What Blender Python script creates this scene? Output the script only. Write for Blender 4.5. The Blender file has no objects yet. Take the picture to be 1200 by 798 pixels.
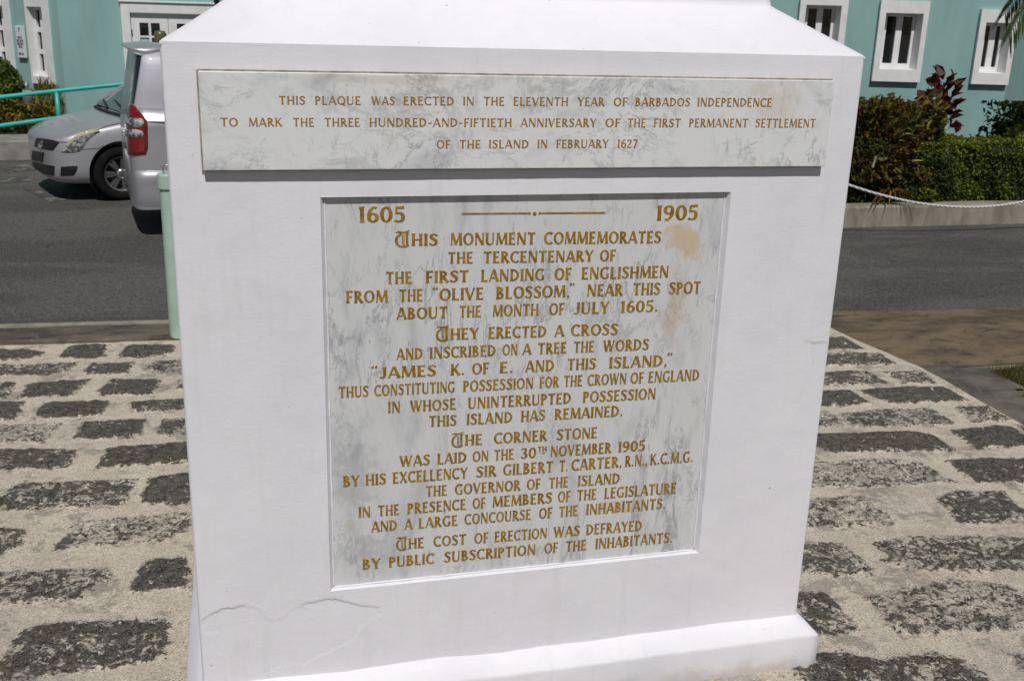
import bpy, bmesh, math, random
import numpy as np
from mathutils import Vector, Matrix, noise
from mathutils.bvhtree import BVHTree
from mathutils.geometry import delaunay_2d_cdt
random.seed(7); RNG = np.random.default_rng(7)
S = bpy.context.scene; COL = S.collection
R_ = math.radians
# ------------------------------------------------------------------ camera
FPX, PITCH, ROLL, YAW = 1227.27, .2985, .02949, .25986
CAM = Vector((.16555, -2.6764, 2.0))
fw = Vector((math.sin(YAW)*math.cos(PITCH), math.cos(YAW)*math.cos(PITCH), -math.sin(PITCH)))
r0 = Vector((math.cos(YAW), -math.sin(YAW), 0)); u0 = r0.cross(fw)
rt = math.cos(ROLL)*r0 + math.sin(ROLL)*u0; up = -math.sin(ROLL)*r0 + math.cos(ROLL)*u0
cd = bpy.data.cameras.new('camera'); cam = bpy.data.objects.new('camera', cd); COL.objects.link(cam)
cd.sensor_width = 36; cd.lens = FPX/1200*36; cd.clip_start = .05; cd.clip_end = 2000
m3 = Matrix((rt, up, -fw)).transposed(); cam.matrix_world = Matrix.Translation(CAM) @ m3.to_4x4()
cd.dof.use_dof = True; cd.dof.focus_distance = 3.0; cd.dof.aperture_fstop = 11
S.camera = cam
# ------------------------------------------------------------------ light
SUN_EL, SUN_AZ = R_(54), R_(-5)
to_sun = Vector((math.cos(SUN_EL)*math.sin(SUN_AZ), -math.cos(SUN_EL)*math.cos(SUN_AZ), math.sin(SUN_EL)))
w = bpy.data.worlds.new('World'); S.world = w; w.use_nodes = True
nt = w.node_tree; bg = nt.nodes['Background']
sky = nt.nodes.new('ShaderNodeTexSky'); sky.sky_type = 'NISHITA'; sky.sun_disc = False
sky.sun_elevation = SUN_EL; sky.sun_rotation = math.pi; sky.air_density = 1.0; sky.dust_density = 1.0
nt.links.new(sky.outputs[0], bg.inputs[0]); bg.inputs[1].default_value = .05
sl = bpy.data.lights.new('sun', 'SUN'); so = bpy.data.objects.new('sun', sl); COL.objects.link(so)
sl.energy = 5.0; sl.angle = R_(.53); sl.color = (1, .975, .935)
so.rotation_euler = to_sun.to_track_quat('Z', 'Y').to_euler()
S.view_settings.view_transform = 'Standard'; S.view_settings.look = 'None'
S.view_settings.gamma = 1; S.view_settings.exposure = -.66
S.cycles.max_bounces = 6

# ------------------------------------------------------------------ helpers
def ray(px, py): return (fw + rt*((px-600)/FPX) - up*((py-399)/FPX))
def ground(px, py, z=0.0):
    d = ray(px, py); return CAM + d*((z-CAM.z)/d.z)
def onplane(px, py, o, n):
    d = ray(px, py); n = Vector(n); return CAM + d*((Vector(o)-CAM).dot(n)/d.dot(n))
def project(P):
    d = Vector(P)-CAM; k = d.dot(fw)
    return (600+FPX*d.dot(rt)/k, 399-FPX*d.dot(up)/k) if k > .05 else (-9999, -9999)

def link_mesh(name, verts, faces, mat, parent=None, smooth=False, loc=None):
    me = bpy.data.meshes.new(name); me.from_pydata([tuple(v) for v in verts], [], faces); me.update()
    o = bpy.data.objects.new(name, me); COL.objects.link(o)
    if mat is not None: me.materials.append(mat)
    if parent is not None: o.parent = parent
    if loc is not None: o.location = loc
    if smooth: me.polygons.foreach_set('use_smooth', [True]*len(me.polygons))
    return o
def grid_mesh(name, X, mat, parent=None, smooth=True, keep=None, attrs=None):
    """X: (n,m,3) array -> grid of quads; keep: (n-1,m-1) bool"""
    n, m = X.shape[:2]; idx = np.arange(n*m).reshape(n, m)
    q = np.stack([idx[:-1, :-1], idx[1:, :-1], idx[1:, 1:], idx[:-1, 1:]], -1)
    q = q.reshape(-1, 4) if keep is None else q[keep]
    me = bpy.data.meshes.new(name)
    me.vertices.add(n*m); me.vertices.foreach_set('co', X.reshape(-1).astype(np.float32))
    me.loops.add(len(q)*4); me.loops.foreach_set('vertex_index', q.reshape(-1).astype(np.int32))
    me.polygons.add(len(q)); me.polygons.foreach_set('loop_start', np.arange(len(q), dtype=np.int32)*4)
    me.polygons.foreach_set('use_smooth', np.full(len(q), smooth))
    me.update(calc_edges=True); me.validate()
    for k, v in (attrs or {}).items():
        a = me.attributes.new(k, 'FLOAT', 'POINT'); a.data.foreach_set('value', v.reshape(-1).astype(np.float32))
    o = bpy.data.objects.new(name, me); COL.objects.link(o); me.materials.append(mat)
    if parent is not None: o.parent = parent
    return o
def soup(name, P, mat, parent=None, attrs=None, smooth=False, k=4):
    """P: (n,k,3) faces, separate verts"""
    n = len(P); me = bpy.data.meshes.new(name)
    me.vertices.add(n*k); me.vertices.foreach_set('co', P.reshape(-1).astype(np.float32))
    me.loops.add(n*k); me.loops.foreach_set('vertex_index', np.arange(n*k, dtype=np.int32))
    me.polygons.add(n); me.polygons.foreach_set('loop_start', np.arange(n, dtype=np.int32)*k)
    me.polygons.foreach_set('use_smooth', np.full(n, smooth))
    me.update(calc_edges=True)
    for kk, v in (attrs or {}).items():
        a = me.attributes.new(kk, 'FLOAT', 'POINT'); a.data.foreach_set('value', np.repeat(v, k).astype(np.float32))
    o = bpy.data.objects.new(name, me); COL.objects.link(o); me.materials.append(mat)
    if parent is not None: o.parent = parent
    return o
def tag(o, label=None, cat=None, group=None, kind=None):
    if label: o['label'] = label
    if cat: o['category'] = cat
    if group: o['group'] = group
    if kind: o['kind'] = kind
    return o
def empty(name, loc, rz=0.0):
    o = bpy.data.objects.new(name, None); COL.objects.link(o); o.location = loc; o.rotation_euler = (0, 0, rz); return o
class MB:
    def __init__(s): s.v = []; s.f = []
    def add(s, vs, fs):
        b = len(s.v); s.v += [tuple(v) for v in vs]; s.f += [tuple(b+i for i in f) for f in fs]
    def box(s, c, d, M=None):
        c = Vector(c); h = Vector(d)/2; vs = []
        for x in (-1, 1):
            for y in (-1, 1):
                for z in (-1, 1):
                    p = c+Vector((x*h.x, y*h.y, z*h.z)); vs.append(M @ p if M else p)
        s.add(vs, [(0, 1, 3, 2), (4, 6, 7, 5), (0, 4, 5, 1), (2, 3, 7, 6), (0, 2, 6, 4), (1, 5, 7, 3)])
    def tube(s, pts, r, n=10, cap=True):
        pts = [Vector(p) for p in pts]; rs = r if hasattr(r, '__len__') else [r]*len(pts); rings = []
        ref = None
        for i, p in enumerate(pts):
            t = (pts[min(i+1, len(pts)-1)]-pts[max(i-1, 0)]).normalized()
            if ref is None: ref = t.orthogonal().normalized()
            a = (ref - t*ref.dot(t)).normalized(); ref = a; b = t.cross(a)
            rings.append([p+(a*math.cos(k*2*math.pi/n)+b*math.sin(k*2*math.pi/n))*rs[i] for k in range(n)])
        vs = [v for rg in rings for v in rg]; fs = []
        for i in range(len(rings)-1):
            for k in range(n): fs.append((i*n+k, i*n+(k+1) % n, (i+1)*n+(k+1) % n, (i+1)*n+k))
        if cap: fs.append(tuple(range(n-1, -1, -1))); fs.append(tuple((len(rings)-1)*n+k for k in range(n)))
        s.add(vs, fs)
    def lathe(s, prof, c=(0, 0, 0), axis='z', n=32, closed=False):
        vs = []; m = len(prof)
        for k in range(n):
            a = 2*math.pi*k/n; ca, sa = math.cos(a), math.sin(a)
            for r, h in prof:
                p = {'z': (r*ca, r*sa, h), 'y': (r*ca, h, r*sa), 'x': (h, r*ca, r*sa)}[axis]; vs.append(Vector(p)+Vector(c))
        fs = []
        for k in range(n):
            for j in range(m if closed else m-1):
                fs.append((k*m+j, ((k+1) % n)*m+j, ((k+1) % n)*m+(j+1) % m, k*m+(j+1) % m))
        s.add(vs, fs)
    def build(s, name, mat, parent=None, smooth=False, bevel=0, seg=2, loc=None):
        o = link_mesh(name, s.v, s.f, mat, parent, smooth, loc)
        bm = bmesh.new(); bm.from_mesh(o.data); bmesh.ops.recalc_face_normals(bm, faces=bm.faces); bm.to_mesh(o.data); bm.free()
        if bevel:
            b = o.modifiers.new('bevel', 'BEVEL'); b.width = bevel; b.segments = seg; b.limit_method = 'ANGLE'; b.angle_limit = R_(35)
        return o
def vnoise(P, scale, seed=0, oct=3):
    """cheap value noise on (n,3) or (n,2) numpy arrays, range about -1..1"""
    P = np.asarray(P, float)*scale; out = np.zeros(len(P)); amp = 1; tot = 0
    for o in range(oct):
        Q = P*(2**o)+seed*17.3+o*5.1; i = np.floor(Q).astype(np.int64); f = Q-i; f = f*f*(3-2*f)
        d = P.shape[1]; acc = np.zeros(len(P))
        for c in range(2**d):
            wgt = np.ones(len(P)); h = np.zeros(len(P), np.int64)
            for k in range(d):
                b = (c >> k) & 1; wgt = wgt*(f[:, k] if b else 1-f[:, k]); h = h + (i[:, k]+b)*(374761393, 668265263, 1274126177)[k]
            h = (h ^ (h >> 13))*1274126177; h = h ^ (h >> 16); acc += wgt*((h & 0xffff)/32767.5-1)
        out += acc*amp; tot += amp; amp *= .5
    return out/tot*1.6

# ------------------------------------------------------------------ materials
class MT:
    def __init__(s, name, rough=.6, metal=0.0, spec=.5):
        s.m = bpy.data.materials.new(name); s.m.use_nodes = True; s.t = s.m.node_tree; s.b = s.t.nodes['Principled BSDF']
        s.b.inputs['Roughness'].default_value = rough; s.b.inputs['Metallic'].default_value = metal
        s.b.inputs['Specular IOR Level'].default_value = spec; s._c = None
    def n(s, typ, **kw):
        nd = s.t.nodes.new(typ)
        for k, v in kw.items():
            if hasattr(nd, k) and k not in nd.inputs: setattr(nd, k, v)
            else: s.set(nd.inputs[k], v)
        return nd
    def set(s, inp, v):
        if hasattr(v, 'is_output') or isinstance(v, bpy.types.NodeSocket): s.t.links.new(v, inp)
        else: inp.default_value = v
    def co(s, kind='Object'):
        if s._c is None: s._c = s.n('ShaderNodeTexCoord')
        return s._c.outputs[kind]
    def mapped(s, sc=(1, 1, 1), loc=(0, 0, 0), kind='Object', rot=(0, 0, 0)):
        m = s.n('ShaderNodeMapping'); s.set(m.inputs['Vector'], s.co(kind)); m.inputs['Scale'].default_value = sc; m.inputs['Location'].default_value = loc; m.inputs['Rotation'].default_value = rot
        return m.outputs[0]
    def noise(s, scale, detail=4, rough=.55, dist=0, vec=None):
        nd = s.n('ShaderNodeTexNoise'); s.set(nd.inputs['Vector'], vec if vec is not None else s.co()); nd.inputs['Scale'].default_value = scale
        nd.inputs['Detail'].default_value = detail; nd.inputs['Roughness'].default_value = rough; nd.inputs['Distortion'].default_value = dist
        return nd.outputs['Fac']
    def voro(s, scale, feature='F1', vec=None, out='Distance'):
        nd = s.n('ShaderNodeTexVoronoi', feature=feature); s.set(nd.inputs['Vector'], vec if vec is not None else s.co()); nd.inputs['Scale'].default_value = scale
        return nd.outputs[out]
    def ramp(s, fac, lo, hi, a=0.0, b=1.0):
        nd = s.n('ShaderNodeMapRange'); s.set(nd.inputs['Value'], fac); nd.inputs['From Min'].default_value = lo; nd.inputs['From Max'].default_value = hi
        nd.inputs['To Min'].default_value = a; nd.inputs['To Max'].default_value = b; nd.interpolation_type = 'SMOOTHSTEP'; return nd.outputs[0]
    def math(s, op, a, b=0.0):
        nd = s.n('ShaderNodeMath', operation=op); s.set(nd.inputs[0], a); s.set(nd.inputs[1], b); return nd.outputs[0]
    def mix(s, fac, a, b):
        nd = s.n('ShaderNodeMix', data_type='RGBA'); s.set(nd.inputs[0], fac)
        for i, v in ((6, a), (7, b)): s.set(nd.inputs[i], (*v, 1) if isinstance(v, tuple) and len(v) == 3 else v)
        return nd.outputs[2]
    def attr(s, name, out='Fac'):
        nd = s.n('ShaderNodeAttribute'); nd.attribute_name = name; return nd.outputs[out]
    def color(s, c): s.set(s.b.inputs['Base Color'], (*c, 1) if isinstance(c, tuple) and len(c) == 3 else c); return s
    def bump(s, h, strength=.5, dist=.01):
        nd = s.n('ShaderNodeBump'); s.set(nd.inputs['Height'], h); nd.inputs['Strength'].default_value = strength; nd.inputs['Distance'].default_value = dist
        s.set(s.b.inputs['Normal'], nd.outputs[0]); return s
    def rough(s, v): s.set(s.b.inputs['Roughness'], v); return s
def simple(name, c, rough=.5, metal=0, var=.12, scale=6, bump=.0, bscale=60):
    m = MT(name, rough, metal); f = m.noise(scale, 5, .6)
    m.color(m.mix(m.ramp(f, .3, .7), tuple(x*(1-var) for x in c), tuple(min(1, x*(1+var)) for x in c)))
    if bump: m.bump(m.noise(bscale, 4, .6), bump, .004)
    return m.m
M = {}
# white plaster paint: faint brush texture, grime blotches
m = MT('white_masonry_paint', .55, 0, .35)
g1 = m.noise(2.2, 5, .6); g2 = m.noise(14, 5, .65); brush = m.noise(22, 4, .6, .3, m.mapped((1, 1, 7)))
c = m.mix(m.ramp(g1, .35, .75), (.785, .77, .81), (.735, .72, .765)); c = m.mix(m.math('MULTIPLY', m.ramp(g2, .62, .78), .35), c, (.62, .6, .58)); c = m.mix(m.math('MULTIPLY', m.ramp(m.noise(6, 7, .7, .1, m.mapped((3, 3, .35))), .53, .62), .13), c, (.62, .60, .575)); c = m.mix(m.ramp(m.noise(55, 2, .5), .755, .78), c, (.42, .40, .37)); sx = m.n('ShaderNodeSeparateXYZ'); m.set(sx.inputs[0], m.co()); c = m.mix(m.math('MULTIPLY', m.ramp(m.math('ADD', sx.outputs[2], m.math('MULTIPLY', m.noise(9, 7, .7), -.12)), -.07, .0, 1, 0), .65), c, (.42, .375, .30))
m.color(c); m.bump(m.math('ADD', m.math('MULTIPLY', brush, .22), m.math('ADD', m.noise(9, 6, .65), m.math('MULTIPLY', m.noise(110, 4, .7), .3))), .34, .004); M['white'] = m.m
# marbles
def marble(name, base, dark, streak, stains):
    m = MT(name, .36, 0, .5); v = m.mapped(streak)
    n1 = m.noise(4.2, 9, .66, .5, v); n2 = m.noise(13, 8, .7, .4, v); n3 = m.noise(1.2, 4, .5, .5)
    vein = m.math('ABSOLUTE', m.math('SUBTRACT', m.noise(3.4, 8, .66, .7, v), .5)); vein = m.ramp(vein, .0, .045, 1, 0)
    c = m.mix(m.math('MULTIPLY', m.ramp(n1, .5, .78), .8), base, dark); c = m.mix(m.math('MULTIPLY', m.ramp(n2, .55, .75), .5), c, tuple(x*.62 for x in dark))
    c = m.mix(m.math('MULTIPLY', m.math('MULTIPLY', vein, m.ramp(n3, .45, .65)), .5), c, tuple(x*.55 for x in dark))
    v2 = m.ramp(m.math('ABSOLUTE', m.math('SUBTRACT', m.noise(5.5, 8, .7, .5, v), .5)), .0, .022, 1, 0); c = m.mix(m.math('MULTIPLY', m.math('MULTIPLY', v2, m.ramp(m.noise(2.2, 4, .6), .42, .6)), .55), c, tuple(x*.6 for x in dark))
    v3 = m.noise(22, 8, .75, .3, m.mapped((2.2, 1, .6), rot=(0, .35, 0))); c = m.mix(m.math('MULTIPLY', m.math('MULTIPLY', m.ramp(v3, .54, .70), m.ramp(m.noise(2.6, 5, .6, .3, v), .40, .62)), .65), c, tuple(x*.7 for x in dark))
    c = m.mix(m.math('MULTIPLY', m.ramp(m.noise(4, 4, .5, .4), .57, .75), .3), c, (.60, .56, .47))
    for (p, sx, sz, colr, k) in stains:
        d = m.n('ShaderNodeVectorMath', operation='DISTANCE'); mp = m.mapped((1/sx, 0, 1/sz), (-p[0]/sx, 0, -p[1]/sz)); m.set(d.inputs[0], mp); d.inputs[1].default_value = (0, 0, 0)
        f = m.math('ADD', d.outputs['Value'], m.math('MULTIPLY', m.math('SUBTRACT', m.noise(13, 9, .78), .5), 4.2))
        c = m.mix(m.math('MULTIPLY', m.ramp(f, .25, 1.05, 1, 0), k), c, colr)
    pit = m.ramp(m.voro(55), .02, .07, 1, 0); c = m.mix(m.math('MULTIPLY', pit, m.ramp(m.noise(5, 2), .5, .62)), c, (.72, .72, .71))
    m.color(c); m.rough(m.ramp(n2, .2, .8, .3, .5)); m.bump(m.noise(60, 4, .6), .08, .002); return m.m
M['marble_top'] = marble('veined_white_marble', (.73, .735, .74), (.38, .395, .425), (1, 1, 1.3), [((1.60, 1.80), .10, .06, (.60, .5, .36), .4), ((.53, 1.845), .3, .012, (.55, .46, .36), .35)])
M['marble'] = marble('streaked_grey_marble', (.635, .637, .645), (.32, .33, .355), (1.9, 1, .55),
    [((1.385, 1.41), .07, .055, (.56, .38, .15), .58), ((1.36, 1.22), .04, .14, (.50, .34, .22), .4), ((.43, .78), .09, .16, (.25, .25, .26), .35), ((.47, .52), .07, .06, (.24, .24, .27), .4), ((1.22, .60), .06, .04, (.5, .33, .22), .5), ((.43, .62), .03, .03, (.52, .44, .30), .3)])
m = MT('gilded_brown_paint', .5); f = m.noise(55, 6, .7); m.color(m.mix(m.ramp(f, .35, .65), (.20, .10, .003), (.37, .21, .011))); M['gold'] = m.m
m = MT('ochre_paint', .45); f = m.noise(120, 4, .6); m.color(m.mix(m.ramp(f, .3, .7), (.27, .13, .008), (.38, .20, .016))); M['gold2'] = m.m
M['grout'] = simple('old_grout', (.30, .26, .21), .8, 0, .35, 30)
# paving
m = MT('coral_stone_paving', .85, 0, .25)
sd = m.attr('sd'); cov = m.attr('cov'); tone = m.attr('tone')
nA = m.noise(22, 8, .72); nB = m.noise(70, 6, .72, .5); nC = m.noise(7, 6, .6); nF = m.noise(210, 4, .75); nbig = m.noise(1.1, 4, .5); nL = m.noise(26, 9, .78, .2)
edge = m.math('ADD', sd, m.math('MULTIPLY', m.math('SUBTRACT', nA, .5), .13)); edge = m.math('ADD', edge, m.math('MULTIPLY', m.math('SUBTRACT', nB, .5), .09))
inside = m.ramp(edge, -.003, .007)
mixn = m.math('ADD', m.math('MULTIPLY', m.noise(10, 8, .75, .6), .5), m.math('MULTIPLY', m.noise(38, 7, .75, .3), .5))
lim = m.math('SUBTRACT', .604, m.math('MULTIPLY', cov, .18))
smear = m.ramp(m.math('SUBTRACT', mixn, lim), -.012, .028)
mask = m.math('MULTIPLY', inside, smear)
dark = m.mix(m.ramp(nB, .43, .56), (.030, .026, .021), (.145, .128, .104)); dark = m.mix(m.math('MULTIPLY', m.ramp(nL, .49, .545), .9), dark, (.24, .215, .175)); dark = m.mix(m.ramp(nF, .53, .61), dark, (.40, .375, .335))
dark = m.mix(m.math('MULTIPLY', m.ramp(m.noise(13, 5, .7), .58, .7), .75), dark, (.095, .066, .035)); dark = m.mix(m.math('MULTIPLY', m.ramp(m.noise(5, 5, .7), .655, .70), .75), dark, (.085, .085, .015))
dark = m.mix(m.math('MULTIPLY', m.ramp(tone, .2, 1, 0, .6), m.ramp(m.noise(17, 8, .75), .47, .54)), dark, (.29, .27, .24))
mort = m.mix(m.ramp(nC, .35, .7), (.82, .735, .60), (.71, .625, .50)); mort = m.mix(m.math('MULTIPLY', m.ramp(m.noise(85, 6, .78), .495, .56), .42), mort, (.38, .325, .255)); mort = m.mix(m.math('MULTIPLY', m.ramp(nF, .52, .60), .55), mort, (.30, .25, .19)); mort = m.mix(m.math('MULTIPLY', m.ramp(m.noise(150, 5, .75), .56, .60), .85), mort, (.12, .10, .085))
mort = m.mix(m.math('MULTIPLY', m.math('MULTIPLY', m.ramp(nbig, .44, .62), m.ramp(nA, .45, .55)), .6), mort, (.40, .37, .33)); mort = m.mix(m.math('MULTIPLY', m.ramp(m.noise(4, 8, .78), .53, .58), .5), mort, (.17, .155, .14))
rest = m.mix(m.math('MULTIPLY', m.math('MULTIPLY', inside, .8), m.ramp(nL, .46, .54)), mort, (.44, .405, .355)); rest = m.mix(m.math('MULTIPLY', inside, m.math('MULTIPLY', m.ramp(nB, .53, .57), .85)), rest, (.07, .065, .06))
m.color(m.mix(mask, rest, dark))
m.bump(m.math('ADD', m.math('MULTIPLY', nB, m.math('ADD', m.math('MULTIPLY', mask, 2.6), .35)), m.math('ADD', m.math('MULTIPLY', nF, .5), m.math('MULTIPLY', mask, -.5))), 1.0, .012); M['paving'] = m.m
# asphalt
m = MT('asphalt', .8, 0, .3)
sp = m.voro(150, vec=m.mapped(kind='Generated') if False else None); f1 = m.noise(1.0, 5, .6, .4, m.mapped((.35, 1, 1))); f2 = m.noise(130, 4, .8); f3 = m.noise(45, 5, .75)
c = m.mix(m.ramp(f1, .43, .58), (.086, .081, .075), (.044, .042, .040)); c = m.mix(m.math('MULTIPLY', m.ramp(f2, .515, .575), .8), c, (.26, .25, .235)); c = m.mix(m.math('MULTIPLY', m.ramp(f3, .495, .56), .55), c, (.03, .029, .028))
c = m.mix(m.math('MULTIPLY', m.ramp(m.noise(3.1, 4, .5, .8), .68, .74), .7), c, (.02, .019, .018)); c = m.mix(m.math('MULTIPLY', m.ramp(m.noise(.55, 6, .65), .6, .75), .55), c, (.10, .09, .075))
m.color(c); m.bump(m.math('ADD', m.noise(200, 3, .7), m.noise(60, 3, .6)), .7, .006); M['asphalt'] = m.m
m = MT('worn_white_road_paint', .8); m.color(m.mix(m.ramp(m.noise(7, 8, .78), .50, .62), (.06, .056, .052), (.26, .25, .235))); M['roadpaint'] = m.m
m = MT('brown_stained_concrete', .85, 0, .25)
v = m.mapped((.9, 1.5, 1), rot=(0, 0, .5)); f1 = m.noise(1.7, 8, .7, .4, v); f2 = m.noise(5, 8, .75, .5, v)
c = m.mix(m.ramp(f1, .38, .66), (.185, .138, .088), (.075, .057, .04)); c = m.mix(m.ramp(f2, .50, .66), c, (.045, .037, .03)); c = m.mix(m.math('MULTIPLY', m.ramp(m.noise(150, 3), .55, .7), .5), c, (.25, .2, .14))
m.color(c); m.bump(m.math('ADD', m.noise(90, 4, .6), f2), .45, .006); M['apron'] = m.m
m = MT('grey_concrete_slab', .85, 0, .25); f1 = m.noise(3, 6, .65, .4); c = m.mix(m.ramp(f1, .35, .66), (.16, .14, .115), (.075, .07, .062)); c = m.mix(m.math('MULTIPLY', m.ramp(m.noise(40, 5, .7), .56, .7), .6), c, (.24, .215, .175)); m.color(c); m.bump(m.noise(80, 4, .6), .4, .005); M['slab'] = m.m
m = MT('weathered_kerb_concrete', .85, 0, .25); f1 = m.noise(2.2, 6, .65, .5, m.mapped((1, 4, 1))); c = m.mix(m.ramp(f1, .35, .66), (.16, .135, .105), (.06, .05, .042)); c = m.mix(m.math('MULTIPLY', m.ramp(m.noise(25, 5, .7), .58, .72), .7), c, (.28, .24, .19)); m.color(c); m.bump(m.noise(70, 4, .6), .5, .006); M['kerb'] = m.m
m = MT('grey_wall_render', .85, 0, .25); f1 = m.noise(2, 6, .65, .3, m.mapped((3, 3, 1))); c = m.mix(m.ramp(f1, .35, .7), (.30, .275, .225), (.18, .16, .125)); c = m.mix(m.math('MULTIPLY', m.ramp(m.noise(9, 6, .7, .2, m.mapped((4, 4, .7))), .58, .72), .6), c, (.11, .095, .07)); m.color(c); m.bump(m.noise(60, 4, .6), .4, .006); M['render'] = m.m
M['pavement'] = simple('pale_pavement_concrete', (.25, .235, .215), .85, 0, .3, 3, .3)
M['soil'] = simple('red_brown_soil', (.075, .042, .024), .95, 0, .4, 12, .8, 40)
M['earth'] = simple('dry_earth', (.16, .13, .085), .95, 0, .3, 1)
def teal(name, c):
    m = MT(name, .7, 0, .3); f = m.noise(.9, 5, .6, .2, m.mapped((2.5, 2.5, .7))); k = m.mix(m.ramp(f, .35, .7), c, tuple(x*.86 for x in c))
    k = m.mix(m.math('MULTIPLY', m.ramp(m.noise(3, 6, .7, .3, m.mapped((3, 3, .8))), .60, .75), .4), k, (.37, .47, .47)); m.color(k); m.bump(m.noise(35, 5, .6), .2, .006); return m.m
M['teal'] = teal('turquoise_wall_paint', (.262, .435, .42))
M['trim'] = simple('white_window_paint', (.74, .735, .74), .6, 0, .06, 8, .15)
m = MT('dark_window_glass', .06, 0, .6); m.color((.012, .014, .016)); M['glass'] = m.m
M['green'] = simple('pale_green_post_paint', (.36, .50, .41), .45, 0, .07, 8, .1)
M['greengrey'] = simple('olive_green_enamel', (.10, .10, .045), .3, 0, .2, 12)
M['rail'] = simple('bright_turquoise_rail_paint', (.02, .40, .36), .4, 0, .1, 6)
m = MT('twisted_white_rope', .8); wv = m.n('ShaderNodeTexWave', wave_type='BANDS', bands_direction='DIAGONAL'); m.set(wv.inputs['Vector'], m.co()); wv.inputs['Scale'].default_value = 12; m.color(m.mix(wv.outputs['Fac'], (.34, .33, .32), (.72, .71, .70))); m.bump(wv.outputs['Fac'], .6, .008); M['rope'] = m.m
m = MT('silver_car_paint', .3, .45, .5); f = m.noise(900, 2); m.color(m.mix(m.ramp(f, .3, .7), (.40, .395, .42), (.48, .475, .50))); m.b.inputs['Coat Weight'].default_value = .5; m.b.inputs['Coat Roughness'].default_value = .1; m.rough(m.ramp(m.noise(3, 5, .6), .3, .7, .34, .46)); M['silver'] = m.m
m = MT('painted_sky_sheen', .5, .1, .3); m.color((.44,.43,.475)); m.b.inputs['Coat Weight'].default_value = .15; M['vanpanel'] = m.m  # flat lilac tone, the sky's pale reflection painted in
M['black'] = simple('black_plastic', (.012, .012, .013), .5, 0, .2)
M['tyre'] = simple('tyre_rubber', (.009, .009, .009), .95, 0, .3, 20, .3); M['tyre'].node_tree.nodes['Principled BSDF'].inputs['Specular IOR Level'].default_value = .15
m = MT('bright_alloy', .25, .9); m.color((.62, .62, .64)); M['alloy'] = m.m
m = MT('chrome', .08, 1); m.color((.8, .8, .82)); M['chrome'] = m.m
m = MT('red_lamp_lens', .08, 0, .6); m.color(m.mix(m.ramp(m.n('ShaderNodeTexBrick').outputs['Fac'], 0, 1), (.20, .006, .008), (.12, .004, .005))); m.b.inputs['Coat Weight'].default_value = 1; M['red'] = m.m
m = MT('clear_lamp_lens', .07, 0, .6); m.color(m.mix(m.ramp(m.noise(18, 3, .5, 1), .4, .62), (.13, .13, .14), (.62, .62, .64))); m.b.inputs['Metallic'].default_value = .45; m.b.inputs['Coat Weight'].default_value = 1; M['clear'] = m.m
m = MT('yellowed_lamp_lens', .1, 0, .6); m.color((.40, .37, .22)); m.b.inputs['Coat Weight'].default_value = 1; M['yellowed'] = m.m
m = MT('car_window_glass', .04, 0, .7); m.color((.012, .016, .022)); m.b.inputs['Coat Weight'].default_value = 1; M['carglass'] = m.m
M['paper'] = simple('pale_blue_paper', (.42, .55, .60), .7, 0, .1)
M['signface'] = simple('white_sign_face', (.66, .68, .72), .5, 0, .05)
M['signink'] = simple('grey_sign_ink', (.16, .17, .20), .6, 0, .1)
def leafmat(name, cols, rough=.45, trans=.25):
    m = MT(name, rough, 0, .28); t = m.attr('tint'); cr = m.n('ShaderNodeValToRGB'); e = cr.color_ramp.elements; e[0].color = (*cols[0], 1); e[1].color = (*cols[-1], 1)
    for i, k in enumerate(cols[1:-1]): x = e.new((i+1)/(len(cols)-1)); x.color = (*k, 1)
    m.set(cr.inputs[0], t); m.color(cr.outputs[0])
    tb = m.n('ShaderNodeBsdfTranslucent'); m.set(tb.inputs['Color'], cr.outputs[0]); mx = m.n('ShaderNodeMixShader'); mx.inputs[0].default_value = trans
    m.t.links.new(m.b.outputs[0], mx.inputs[1]); m.t.links.new(tb.outputs[0], mx.inputs[2]); m.t.links.new(mx.outputs[0], m.t.nodes['Material Output'].inputs[0]); return m.m
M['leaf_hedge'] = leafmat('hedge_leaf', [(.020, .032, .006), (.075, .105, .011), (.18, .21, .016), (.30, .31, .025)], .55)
M['leaf_croton'] = leafmat('croton_leaf', [(.03, .045, .012), (.075, .035, .014), (.08, .11, .014), (.15, .045, .018), (.22, .23, .025)])
M['leaf_red'] = leafmat('dark_red_leaf', [(.03, .006, .008), (.07, .009, .010), (.14, .018, .018)], .5)
M['leaf_green'] = leafmat('deep_green_leaf', [(.014, .024, .006), (.045, .068, .010), (.11, .13, .018)], .55)
M['leaf_lime'] = leafmat('lime_leaf', [(.045, .08, .008), (.08, .13, .012), (.14, .19, .02)])
M['leaf_gold'] = leafmat('golden_leaf', [(.06, .07, .012), (.20, .16, .02), (.30, .24, .03), (.10, .05, .02)])
M['leaf_brom'] = leafmat('orange_blade', [(.05, .06, .015), (.30, .07, .02), (.30, .16, .02), (.12, .05, .02)])
M['leaf_palm'] = leafmat('palm_leaf', [(.03, .06, .010), (.06, .10, .015), (.12, .15, .03)], .35)
M['grass'] = leafmat('grass_blade', [(.04, .06, .012), (.07, .09, .015), (.12, .11, .03)], .6)
M['twig'] = simple('twig_bark', (.05, .038, .026), .9, 0, .3, 20)
M['core'] = simple('inner_twig_shade', (.014, .017, .008), .95, 0, .4, 25)  # dark twig mass colour with the shade inside the foliage painted in
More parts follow.
